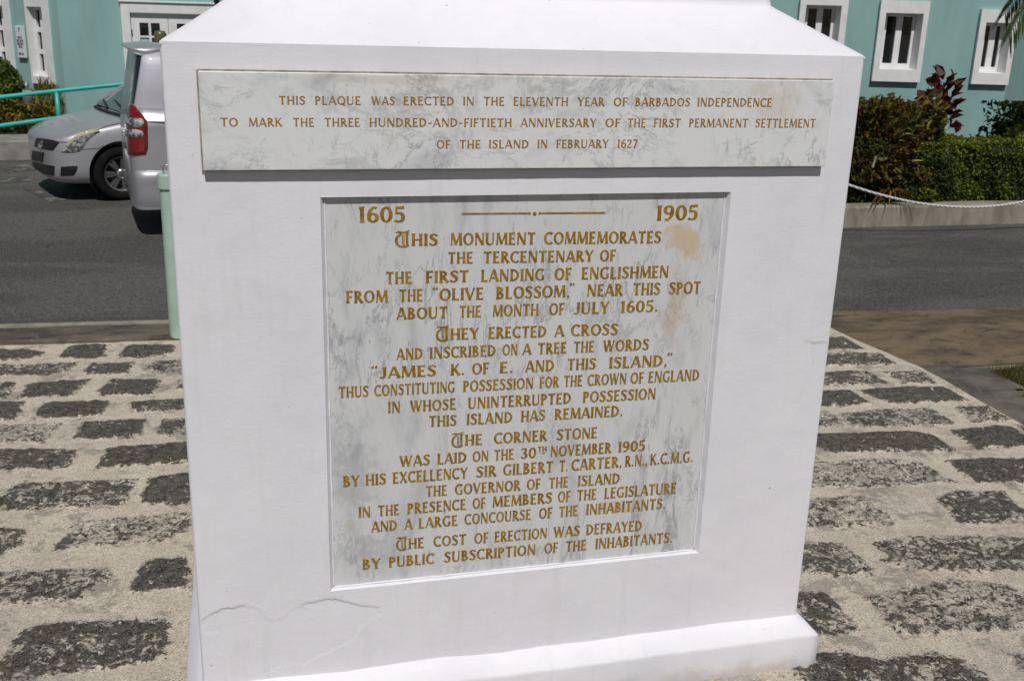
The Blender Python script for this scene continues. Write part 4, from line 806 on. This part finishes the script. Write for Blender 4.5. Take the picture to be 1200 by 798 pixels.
P = shell(13000, ((c0.x-.9, c1.x+.1), (7.46, 8.1), (.15, 1.0)), .06, wob=.07, seed=6); kid(leafsoup('foliage', P, .035+.03*RNG.random(len(P)), .55, np.clip(RNG.random(len(P))*.6+.3*vnoise(P, 3, 5, 3), 0, 1), M['leaf_green']), gl)
mb = MB(); mb.box(((c0.x+c1.x)/2-.4, 7.93, .58), (c1.x-c0.x+.95, .68, .85)); kid(mb.build('twig_shade_core', M['core'], bevel=.08), gl)  # solid dark block standing for the shaded inside of the undergrowth
# dark red plant
r_ = hp(1104, 112, 8.3); rd = tag(empty('red_leaf_plant', (r_.x, 8.3, .12)), 'upright plant with broad dark red leaves rising behind the hedge', 'plant'); zr = r_.z
P = []; D = []
for i in range(85):
    t = random.random(); a = random.random()*6.283; rr = .05+.27*random.random()*(1-.55*t); P.append((r_.x+rr*math.cos(a)*1.0, 8.3+rr*math.sin(a), zr-.36+.66*t)); D.append((math.cos(a), math.sin(a), .5+.9*t))
P, D = np.array(P), np.array(D); D /= np.linalg.norm(D, axis=1)[:, None]; kid(leafsoup('foliage', P, .14+.08*RNG.random(len(P)), .5, RNG.random(len(P)), M['leaf_red'], D=D, flat=1), rd)
mb = MB(); mb.tube([(r_.x, 8.3, .1), (r_.x+.03, 8.3, 1.0), (r_.x, 8.3, zr+.15)], [.02, .016, .008], 7); mb.tube([(r_.x+.08, 8.35, .1), (r_.x+.12, 8.32, zr-.1)], [.016, .008], 7); kid(mb.build('stems', M['twig']), rd)
# shrub at the far right against the wall
r_ = hp(1190, 140, 9.2); sh_ = tag(empty('green_shrub', (r_.x, 9.2, .12)), 'loose deep green shrub behind the clipped hedge near the wall corner', 'shrub')
P = np.clip(RNG.normal(size=(4200, 3)), -1.7, 1.7)*np.array([.27, .22, .30])+np.array([r_.x+.22, 9.2, r_.z-.32]); P = P[P[:, 2] > .2]; kid(leafsoup('foliage', P, .06+.05*RNG.random(len(P)), .45, RNG.random(len(P)), M['leaf_green']), sh_)
mb = MB()
for i in range(12): mb.tube([(r_.x+.2, 9.2, .1), (r_.x+.2+random.uniform(-.5, .5), 9.2+random.uniform(-.3, .3), r_.z+random.uniform(-.4, .1))], [.012, .004], 5)
kid(mb.build('stems', M['twig']), sh_)
# strap-leaved plant at the foot
r_ = hp(1046, 224, 7.27); bp = tag(empty('bromeliad', (r_.x, 7.27, .14)), 'small strap leaved plant with orange arching blades at the foot of the hedge', 'plant')
Q = []; tn = []
for i in range(34):
    a = random.random()*6.283; ln = random.uniform(.18, .36); base = Vector((r_.x+random.uniform(-.03, .03), 7.27, .28)); dr_ = Vector((math.cos(a), math.sin(a)*.5-.2, 0)); side = Vector((-dr_.y, dr_.x, 0))*.011; tt = random.random(); pts = []
    for j in range(6): u = j/5; pts.append((base+dr_*ln*u+Vector((0, 0, ln*1.2*u-ln*1.75*u*u)), side*(1-u**2*.95)))
    for (p, s1_), (p2_, s2_) in zip(pts, pts[1:]): Q.append([p-s1_, p+s1_, p2_+s2_, p2_-s2_]); tn.append(tt)
kid(soup('blades', np.array([[tuple(v) for v in f] for f in Q]), M['leaf_brom'], None, {'tint': np.array(tn)}), bp)
q = hp(1024.5, 190, 7.27); mb = MB(); mb.box((0, 0, 0), (.022, .010, .12)); o = mb.build('plant_label', M['pavement'], loc=tuple(q)); o.rotation_euler = (0, R_(12), 0); tag(o, 'narrow pale tag hanging among the dark leaves at the left of the hedge', 'tag')
q = hp(1075, 188.5, 7.25); mb = MB(); mb.tube([(-.065, 0, .002), (0, -.01, .004), (.07, 0, 0)], [.003, .009, .002], 6); o = mb.build('fallen_leaf', simple('yellow_dry_leaf', (.42, .34, .05), .6), loc=tuple(q)); tag(o, 'long yellow leaf lying level on the hedge front', 'leaf')
# palm: trunk just beyond the right edge, fronds arching into the picture
pc = hp(1262, -55, 7.9); pl = tag(empty('palm_tree', (pc.x, 7.9, .12)), 'palm with drooping feathery green fronds hanging into the top right corner', 'palm')
mb = MB(); mb.tube([(pc.x+.05, 7.9, .05), (pc.x+.02, 7.9, 1.2), (pc.x, 7.9, pc.z)], [.11, .08, .07], 12); kid(mb.build('trunk', M['twig'], smooth=True), pl)
tipw = hp(1183, 42, 7.75)
ends = [(tipw, 1.0)]+[(pc+Vector((1.1*math.cos(a), 1.1*math.sin(a), -.35+.3*math.sin(a*3))), 1) for a in np.linspace(-1.9, 2.2, 7).tolist()]
for e_, _k in ends:
    P0 = Vector(pc); P2 = Vector(e_); P1 = (P0+P2)/2+Vector((0, 0, .38)); Q = []; tn = []; cl = [(1-u)**2*P0+2*u*(1-u)*P1+u*u*P2 for u in np.linspace(0, 1, 40).tolist()]
    for j in range(5, 40):
        t_ = (cl[j]-cl[j-1]).normalized(); sd_ = t_.cross(Vector((0, 0, 1))).normalized()
        for sg_ in (-1, 1):
            for rep in range(2):
                ln = random.uniform(.26, .36)*(1-.45*(j/40)**3); dr_ = (t_*.75+sd_*sg_*.65+Vector((random.uniform(-.1, .1), random.uniform(-.1, .1), -.22))).normalized(); wv = t_.cross(dr_).cross(dr_).normalized()*.009; tt = random.random(); b0 = cl[j]; 
                m1 = b0+dr_*ln*.5+Vector((0, 0, -.02)); m2 = b0+dr_*ln+Vector((0, 0, -.10)); Q += [[b0-wv*.5, b0+wv*.5, m1+wv, m1-wv], [m1-wv, m1+wv, m2+wv*.1, m2-wv*.1]]; tn += [tt, tt]
    fr_ = kid(soup('frond', np.array([[tuple(v) for v in f] for f in Q]), M['leaf_palm'], None, {'tint': np.array(tn)}), pl)
    mb = MB(); mb.tube(cl, [.012*(1-i/45) for i in range(40)], 6); o = mb.build('stalk', M['leaf_palm'], fr_)
# planting on the left
def ball(name, label, px, py, Y, rad, n, size, asp, mat, up_=0.0, zb=.2):
    c = hp(px, py, Y); t = tag(empty(name, (c.x, Y, zb)), label, 'shrub'); d = RNG.normal(size=(n, 3)); d /= np.linalg.norm(d, axis=1)[:, None]
    P = d*np.array(rad)*(1-RNG.exponential(.12, n))[:, None]*(1+.22*vnoise(d, 2.3, int(px)+3, 2))[:, None]+np.array([c.x, Y, c.z]); P = P[P[:, 2] > zb]
    D = d[:len(P)].copy(); D[:, 2] += up_; kid(leafsoup('foliage', P, size*(.7+.6*RNG.random(len(P))), asp, RNG.random(len(P)), mat, D=D if up_ else None), t); mb = MB()
    for i in range(9): mb.tube([(c.x+random.uniform(-.05, .05), Y, zb-.05), (c.x+random.uniform(-.6, .6)*rad[0], Y+random.uniform(-.6, .6)*rad[1], c.z+random.uniform(-.2, .5)*rad[2])], [.012, .004], 5)
    kid(mb.build('stems', M['twig']), t); return t
ball('round_shrub', 'round lime green shrub against the turquoise wall at the far left edge', -6, 104, 14.3, (.40, .4, .45), 5200, .055, .55, M['leaf_lime'])
ball('golden_shrub', 'golden yellow leafed shrub below the lime shrub, left of the grey utility post', 10, 140, 14.0, (.32, .25, .34), 1500, .07, .4, M['leaf_gold'], .4)
ball('golden_shrub', 'golden yellow leafed shrub right of the grey utility post by the handrail', 48, 138, 14.1, (.26, .2, .26), 900, .07, .35, M['leaf_gold'], .6)
ball('tawny_grass_clump', 'upright tawny clump rising behind the golden shrub against the turquoise corner', 57, 126, 14.6, (.2, .15, .36), 500, .22, .06, M['leaf_gold'], 2.2)

# ------------------------------------------------------------------ vehicles
def loft(stations, nsub=6):
    """stations: [(x, [(y,z)...] bottom centre -> top centre)] -> closed mirrored body mesh data"""
    A = [[(x_ if len(p) < 3 else x_+p[2], p[0], p[1]) for p in pr] for x_, pr in stations]
    rowsA = [smoothpts(r_, 4) for r_ in A]; m = len(rowsA[0]); cols = [smoothpts([rowsA[i][j] for i in range(len(rowsA))], nsub) for j in range(m)]; nS = len(cols[0])
    vs = []; fs = []; per = 2*m-2
    for i in range(nS):
        half = [cols[j][i] for j in range(m)]; ring = half+[(x, -y, z) for x, y, z in half[-2:0:-1]]; vs += ring
    for i in range(nS-1):
        for j in range(per): fs.append((i*per+j, i*per+(j+1) % per, (i+1)*per+(j+1) % per, (i+1)*per+j))
    for i in (0, nS-1):
        c = np.mean([vs[i*per+j] for j in range(per)], 0); vs.append(tuple(c)); k = len(vs)-1
        for j in range(per): fs.append((k, i*per+j, i*per+(j+1) % per) if i else (k, i*per+(j+1) % per, i*per+j))
    return vs, fs
def cut(o, cutters):
    for c in cutters:
        c.parent = o.parent; md = o.modifiers.new('b', 'BOOLEAN'); md.object = c; md.operation = 'DIFFERENCE'; md.solver = 'EXACT'
    dg = bpy.context.evaluated_depsgraph_get(); me = bpy.data.meshes.new_from_object(o.evaluated_get(dg)); o.modifiers.clear(); o.data = me
    for c in cutters: bpy.data.objects.remove(c)
    me.polygons.foreach_set('use_smooth', [True]*len(me.polygons)); me.set_sharp_from_angle(angle=R_(38))
class Car:
    def __init__(s, name, label, cat, loc, head):
        s.rz = math.atan2(head[1], head[0]); s.root = tag(empty(name, loc, s.rz), label, cat); s.Mw = Matrix.Translation(loc) @ Matrix.Rotation(s.rz, 4, 'Z'); s.Mi = s.Mw.inverted()
    def target(s, *objs):
        vs = []; fs = []
        for o in objs:
            b = len(vs); vs += [v.co.copy() for v in o.data.vertices]; fs += [tuple(b+i for i in p.vertices) for p in o.data.polygons]
        s.bvh = BVHTree.FromPolygons(vs, fs)
    def hit(s, x, y):
        h = s.bvh.ray_cast(s.Mi @ CAM, (s.Mi.to_3x3() @ ray(x, y)).normalized()); return h
    def patch(s, name, poly, off, mat, step=1.1, bulge=0, parent=None, smooth=True):
        n = len(poly); B = []
        for i in range(n):
            a, b = Vector(poly[i]), Vector(poly[(i+1) % n]); k = max(1, int((b-a).length/step)); B += [a.lerp(b, j/k) for j in range(k)]
        xs = [p[0] for p in poly]; ys = [p[1] for p in poly]; pts = list(B); nb = len(B)
        def inside(x, y):
            c = False
            for i in range(nb):
                a, b = B[i], B[(i+1) % nb]
                if (a.y > y) != (b.y > y) and x < (b.x-a.x)*(y-a.y)/(b.y-a.y)+a.x: c = not c
            return c
        def bd(x, y): return min((Vector((x, y))-b).length for b in B)
        y = min(ys)+step*.5
        while y < max(ys):
            x = min(xs)+step*.5
            while x < max(xs):
                if inside(x, y) and bd(x, y) > step*.45: pts.append(Vector((x, y)))
                x += step
            y += step
        V, E_, F_, *_r = delaunay_2d_cdt([Vector((p[0], p[1])) for p in pts], [], [list(range(nb))], 1, 1e-5)
        top = []; low = []; ok = []
        for p in V:
            co, nn, ix, ds = s.hit(p.x, p.y); ok.append(co is not None)
            if co is None: top.append(Vector()); low.append(Vector()); continue
            vd = (s.Mi @ CAM-co).normalized(); nn = nn if nn.dot(vd) > 0 else -nn; k = off+bulge*min(1, bd(p.x, p.y)/3.0); top.append(co+nn*k); low.append(co-nn*.004)
        F_ = [f for f in F_ if all(ok[i] for i in f)]; cnt = {}
        for f in F_:
            for i in range(len(f)): e = (f[i], f[(i+1) % len(f)]); cnt.setdefault(tuple(sorted(e)), []).append(e)
        N = len(V); fs = [tuple(f) for f in F_]+[(e[0][0], e[0][1], e[0][1]+N, e[0][0]+N) for e in cnt.values() if len(e) == 1]
        o = link_mesh(name, top+low, fs, mat, parent or s.root); bm = bmesh.new(); bm.from_mesh(o.data); bmesh.ops.delete(bm, geom=[v for v in bm.verts if not v.link_faces], context='VERTS'); bmesh.ops.recalc_face_normals(bm, faces=bm.faces); bm.to_mesh(o.data); bm.free()
        if smooth: o.data.polygons.foreach_set('use_smooth', [True]*len(o.data.polygons)); o.data.set_sharp_from_angle(angle=R_(40))
        return o
    def wheel(s, x, y, r=.295, w_=.19, spokes=7):
        sg = 1 if y > 0 else -1; mb = MB(); h = w_/2
        mb.lathe([(r*.64, -h*.85), (r*.80, -h), (r*.95, -h*.93), (r, -h*.6), (r*1.004, 0), (r, h*.6), (r*.95, h*.93), (r*.80, h), (r*.64, h*.85)], axis='y', n=48, closed=True)
        t = mb.build('wheel', M['tyre'], s.root, smooth=True, loc=(x, y, r)); mb = MB(); f = h*.62*sg
        mb.lathe([(r*.645, h*.86*sg), (r*.60, h*.80*sg), (r*.575, f*.4), (r*.56, -h*.5*sg)], axis='y', n=40)
        for k in range(spokes):
            a = 2*math.pi*k/spokes
            for da in (-.13, .13):
                c, s_ = math.cos(a+da), math.sin(a+da); c2, s2 = math.cos(a+da*.8), math.sin(a+da*.8); wv = Vector((-math.sin(a), 0, math.cos(a)))*r*.05
                p0 = Vector((c2*r*.12, f*1.0, s2*r*.12)); p1 = Vector((c*r*.60, f*1.15, s_*r*.60)); d_ = Vector((0, -.03*sg, 0))
                vs = [p0-wv, p0+wv, p1+wv, p1-wv]; mb.add(vs+[v+d_ for v in vs], [(0, 1, 2, 3), (4, 7, 6, 5), (0, 4, 5, 1), (1, 5, 6, 2), (2, 6, 7, 3), (3, 7, 4, 0)])
        mb.lathe([(0, f*1.25), (r*.13, f*1.22), (r*.18, f), (r*.18, f*.5)], axis='y', n=20); mb.build('rim', M['alloy'], t)
        mb = MB(); mb.lathe([(0, -h*.3*sg), (r*.57, -h*.3*sg)], axis='y', n=30); mb.build('brake_disc', M['black'], t)
def cutter(x, y, z, r, ln):
    mb = MB(); mb.lathe([(0, -ln/2), (r, -ln/2), (r, ln/2), (0, ln/2)], axis='y', n=56); return mb.build('cutter', None, loc=None) if False else link_cut(mb, (x, y, z))
def link_cut(mb, c):
    o = link_mesh('cutter', [Vector(v)+Vector(c) for v in mb.v], mb.f, None); bm = bmesh.new(); bm.from_mesh(o.data); bmesh.ops.remove_doubles(bm, verts=bm.verts, dist=1e-5); bmesh.ops.recalc_face_normals(bm, faces=bm.faces); bm.to_mesh(o.data); bm.free(); return o
def clean(o):
    bm = bmesh.new(); bm.from_mesh(o.data); bmesh.ops.remove_doubles(bm, verts=bm.verts, dist=1e-5); bmesh.ops.recalc_face_normals(bm, faces=bm.faces); bm.to_mesh(o.data); bm.free(); return o
# ---- hatchback
hc = Car('silver_hatchback', 'silver hatchback with dirty bonnet, parked nose left beyond the van', 'car', (-.25, 10.75, ROADZ), (-.943, -.333))
def hp_(hw, zb, zt, zs=.48, drop=.13):
    return [(0, zb), (hw*.7, zb), (hw*.95, zb+.06), (hw, zs), (hw*.985, zt-drop), (hw*.89, zt-.04), (hw*.5, zt-.006), (0, zt)]
HS = [(1.875, hp_(.36, .33, .60, .46, .06)), (1.855, hp_(.55, .25, .665, .46, .07)), (1.80, hp_(.68, .21, .715, .47, .08)), (1.68, hp_(.775, .19, .765, .48, .10)), (1.48, hp_(.822, .18, .825, .48, .12)), (1.15, hp_(.84, .18, .885)), (.85, hp_(.845, .18, .935)), (.2, hp_(.845, .18, .955)), (-.8, hp_(.845, .18, .97)), (-1.4, hp_(.83, .2, .99)), (-1.72, hp_(.77, .25, .97)), (-1.84, hp_(.6, .35, .9, .5))]
v_, f_ = loft(HS, 6); hb = clean(link_mesh('body', v_, f_, M['silver'], hc.root, smooth=True))
cut(hb, [cutter(1.16, s_*.80, .31, .345, .44) for s_ in (-1, 1)]+[cutter(-1.22, s_*.80, .31, .345, .44) for s_ in (-1, 1)])
mb = MB()
for x in (1.16, -1.22):
    for s_ in (-1, 1): mb.lathe([(.02, s_*.57), (.341, s_*.57), (.341, s_*.79)], (x, 0, .31), 'y', 40)
mb.build('wheel_arch_liner', M['black'], hc.root)
def gp(zt, hw=.775, zb=.90):
    h = max(zt-zb, .02); k = min(1, h/.58); return [(hw, zb), (hw-.05*k, zb+h*.35), (hw-.155*k, zb+h*.82), (hw-.25*k, zb+h*.965), (hw*.42, zb+h*.995), (0, zb+h)]
def openloft(stations, name, mat, parent, sub=5, xr=None):
    A = [smoothpts([(x_, p[0], p[1]) for p in pr], 4) for x_, pr in stations]; m = len(A[0]); cols = [smoothpts([A[i][j] for i in range(len(A))], sub) for j in range(m)]; nS = len(cols[0])
    X = np.array([[cols[j][i] for j in range(m)]+[(cols[j][i][0], -cols[j][i][1], cols[j][i][2]) for j in range(m-2, -1, -1)] for i in range(nS)]); return X
GS = [(1.02, gp(.925, .74, .86)), (.86, gp(1.04, .755, .88)), (.55, gp(1.27)), (.22, gp(1.455)), (-.1, gp(1.50)), (-.9, gp(1.50)), (-1.35, gp(1.44)), (-1.62, gp(1.22)), (-1.78, gp(.97, .72))]
X = openloft(GS, '', None, None); gh = grid_mesh('windows', X, M['carglass'], hc.root)
m_ = X.shape[1]; kp = np.zeros((X.shape[0]-1, m_-1), bool); mid_ = (m_-1)//2; rs = (X[:-1, mid_, 0] < .20) & (X[:-1, mid_, 0] > -1.3); kp[rs, 10:m_-11] = True
Xr = X.copy(); Xr[:, :, 2] += .008; grid_mesh('roof', Xr, M['silver'], hc.root, keep=kp)
for s_ in (-1, 1):
    for nm, a, rr in (('windscreen_pillar', [(1.0, .735, .92), (.55, .715, 1.22), (.2, .665, 1.41), (-.1, .645, 1.45)], .030), ('door_pillar', [(-.25, .77, .93), (-.28, .70, 1.25), (-.3, .63, 1.46)], .03), ('rear_pillar', [(-1.25, .77, .95), (-1.2, .70, 1.22), (-1.1, .63, 1.44)], .07)):
        mb = MB(); mb.tube([(x, s_*y, z) for x, y, z in a], rr, 8); mb.build(nm, M['silver'], hc.root, smooth=True)
    mb = MB(); mb.lathe([(0, 0), (.07, .01), (.09, .05), (.07, .09), (0, .10)], (.62, s_*.90-.05*s_, 1.03), 'x', 16); mb.build('wing_mirror', M['silver'], hc.root, smooth=True)
mb = MB(); mb.tube([(1.04, .55, .935), (.97, .2, .975), (.95, -.12, 1.01)], .012, 6); mb.tube([(1.06, -.05, .935), (1.0, -.4, .96), (.96, -.62, .98)], .012, 6); mb.tube([(1.06, .62, .90), (1.10, .2, .905), (1.10, -.2, .905), (1.06, -.62, .90)], .022, 6); mb.build('wiper', M['black'], hc.root)
for x in (1.16, -1.22):
    for s_ in (-1, 1): hc.wheel(x, s_*.735)
hc.target(hb); zz = lambda fl: [(20+fl[i]/5.7, 100+fl[i+1]/5.7) for i in range(0, len(fl), 2)]
gr = hc.patch('grille', zz([132,352, 210,362, 288,380, 262,412, 242,437, 180,430, 116,408, 120,385]), .004, M['black'])
hc.patch('emblem', zz([148,398, 170,370, 184,384, 174,394, 186,402, 162,424, 144,408, 158,400]), .012, M['chrome'], 1.0, parent=gr)
hc.patch('number_plate', zz([107,438, 180,449, 173,514, 104,500]), .012, M['black'], 1.5)
hc.patch('lower_grille', zz([103,514, 180,528, 252,541, 250,604, 190,597, 128,580, 108,556]), .003, M['black'])
hc.patch('fog_lamp_recess', zz([293,546, 350,541, 406,540, 400,570, 380,604, 290,606]), .003, M['black'])
hl = hc.patch('headlight', zz([296,448, 318,410, 345,375, 385,347, 430,325, 490,309, 545,303, 551,311, 500,345, 465,378, 440,418, 415,443, 360,452]), .006, M['clear'], 1.0, .012)
hc.patch('lens_edge', zz([322,405, 345,375, 385,347, 430,325, 490,309, 545,303, 551,311, 500,324, 440,340, 385,366, 345,408]), .021, M['yellowed'], 1.0, parent=hl)
for nm, l_, w_ in (('bonnet_seam', [(285, 380), (330, 384), (350, 370), (400, 338), (450, 318), (540, 300), (600, 275), (700, 252)], .45), ('bumper_seam', [(430, 432), (480, 428), (545, 424), (575, 405)], .35)):
    L2 = zz([c for p in l_ for c in p]); hc.patch(nm, [(x, y-w_) for x, y in L2]+[(x, y+w_) for x, y in L2[::-1]], .0015, M['black'], .8)
# ---- van
vn = Car('silver_van', 'tall silver van parked behind the monument, its red tail lamp and roof spoiler showing', 'van', (1.305, 8.56, ROADZ), (.99, .14))
def vp(k, sh, zb=.30, top=1.715):
    pts = [(0, zb), (.62*k, zb), (.80*k, zb+.05), (.845*k, .62), (.85*k, .95), (.85*k, 1.06), (.80*k, 1.17), (.775*k, 1.40), (.71*k, 1.62), (.60*k, top-.03), (.35*k, top), (0, top+.012)]
    return [(y, z, -sh*0+max(0, (z-.95))*sh) for y, z in pts]
VS = [(-2.215, vp(.80, .17)), (-2.20, vp(.90, .17)), (-2.15, vp(.965, .16)), (-2.05, vp(.995, .14)), (-1.8, vp(1, .05)), (-1.0, vp(1, 0)), (.4, vp(1, 0)), (1.2, vp(1, -.1)), (1.75, vp(.98, -.45)), (2.1, vp(.92, -.75)), (2.25, vp(.7, -.85))]
v_, f_ = loft(VS, 5); vb = clean(link_mesh('body', v_, f_, M['silver'], vn.root, smooth=True))
cut(vb, [cutter(x, s_*.82, .32, .36, .44) for s_ in (-1, 1) for x in (-1.25, 1.4)])
mb = MB()
for x in (1.4, -1.25):
    for s_ in (-1, 1): mb.lathe([(.02, s_*.57), (.355, s_*.57), (.355, s_*.80)], (x, 0, .32), 'y', 40); vn.wheel(x, s_*.75, .315, .2, 6)
mb.build('wheel_arch_liner', M['black'], vn.root)
v_, f_ = loft([(-2.225, [(0, .30), (.45, .30), (.52, .34), (.55, .48), (.50, .60), (.3, .64), (0, .65)]), (-2.205, [(0, .27), (.62, .27), (.70, .31), (.735, .48), (.70, .62), (.45, .68), (0, .68)]), (-2.15, [(0, .26), (.72, .26), (.81, .30), (.845, .48), (.82, .63), (.5, .69), (0, .69)]), (-1.95, [(0, .26), (.74, .26), (.84, .30), (.868, .48), (.85, .63), (.5, .66), (0, .66)]), (-1.66, [(0, .27), (.72, .27), (.82, .31), (.85, .46), (.835, .6), (.5, .62), (0, .62)])], 5); clean(link_mesh('bumper', v_, f_, M['silver'], vn.root, smooth=True))
v_, f_ = loft([(-2.155, [(0, 1.69), (.50, 1.69), (.56, 1.695), (.50, 1.707), (0, 1.71)]), (-2.11, [(0, 1.672), (.58, 1.66), (.645, 1.672), (.59, 1.714), (0, 1.727)]), (-1.98, [(0, 1.65), (.60, 1.62), (.675, 1.65), (.60, 1.724), (0, 1.742)]), (-1.83, [(0, 1.69), (.57, 1.69), (.62, 1.70), (.58, 1.72), (0, 1.735)])], 5); clean(link_mesh('roof_spoiler', v_, f_, M['silver'], vn.root, smooth=True))
vn.target(vb); zv = lambda fl: [(fl[i]/3.988, fl[i+1]/3.988) for i in range(0, len(fl), 2)]
tl = vn.patch('tail_lamp', zv([604,484, 622,492, 642,508, 668,540, 690,570, 692,690, 682,722, 640,727, 596,725, 588,690, 588,600, 592,540]), .008, M['red'], 1.0, .012)
vn.patch('lamp_lens', zv([592,558, 640,555, 668,562, 675,578, 668,592, 640,597, 592,590]), .024, M['clear'], .9, .012, parent=tl)
vn.patch('lamp_lens', zv([588,606, 640,604, 666,612, 673,627, 664,642, 640,645, 588,638]), .024, M['clear'], .9, .012, parent=tl)
vn.patch('door_rail', zv([692,567, 730,569, 790,572, 790,579, 730,576, 692,574]), .004, M['black'], .8)
vn.patch('rear_quarter_panel', zv([668,252, 700,230, 760,226, 760,512, 640,506, 630,490, 645,400]), .002, M['vanpanel'], 2.0)  # upper body panel carrying the painted sky reflection
vn.patch('rear_window', zv([640,262, 664,252, 640,400, 626,488, 604,482, 606,440, 620,350]), .003, M['carglass'], 1.2)

def side(pts): return [project(vn.Mw @ Vector((x, -.8, z))) for x, z in pts]
for pts in ([(-1.05, 1.22), (.15, 1.22), (.15, 1.55), (-1.02, 1.55)], [(.30, 1.22), (1.25, 1.22), (1.0, 1.5), (.30, 1.55)]): vn.patch('side_window', side(pts), .003, M['carglass'], 4.0)
for x in (-1.15, .22, 1.35): vn.patch('door_seam', side([(x, .45), (x+.012, .45), (x+.012, 1.5), (x, 1.5)]), .0015, M['black'], 6.0)
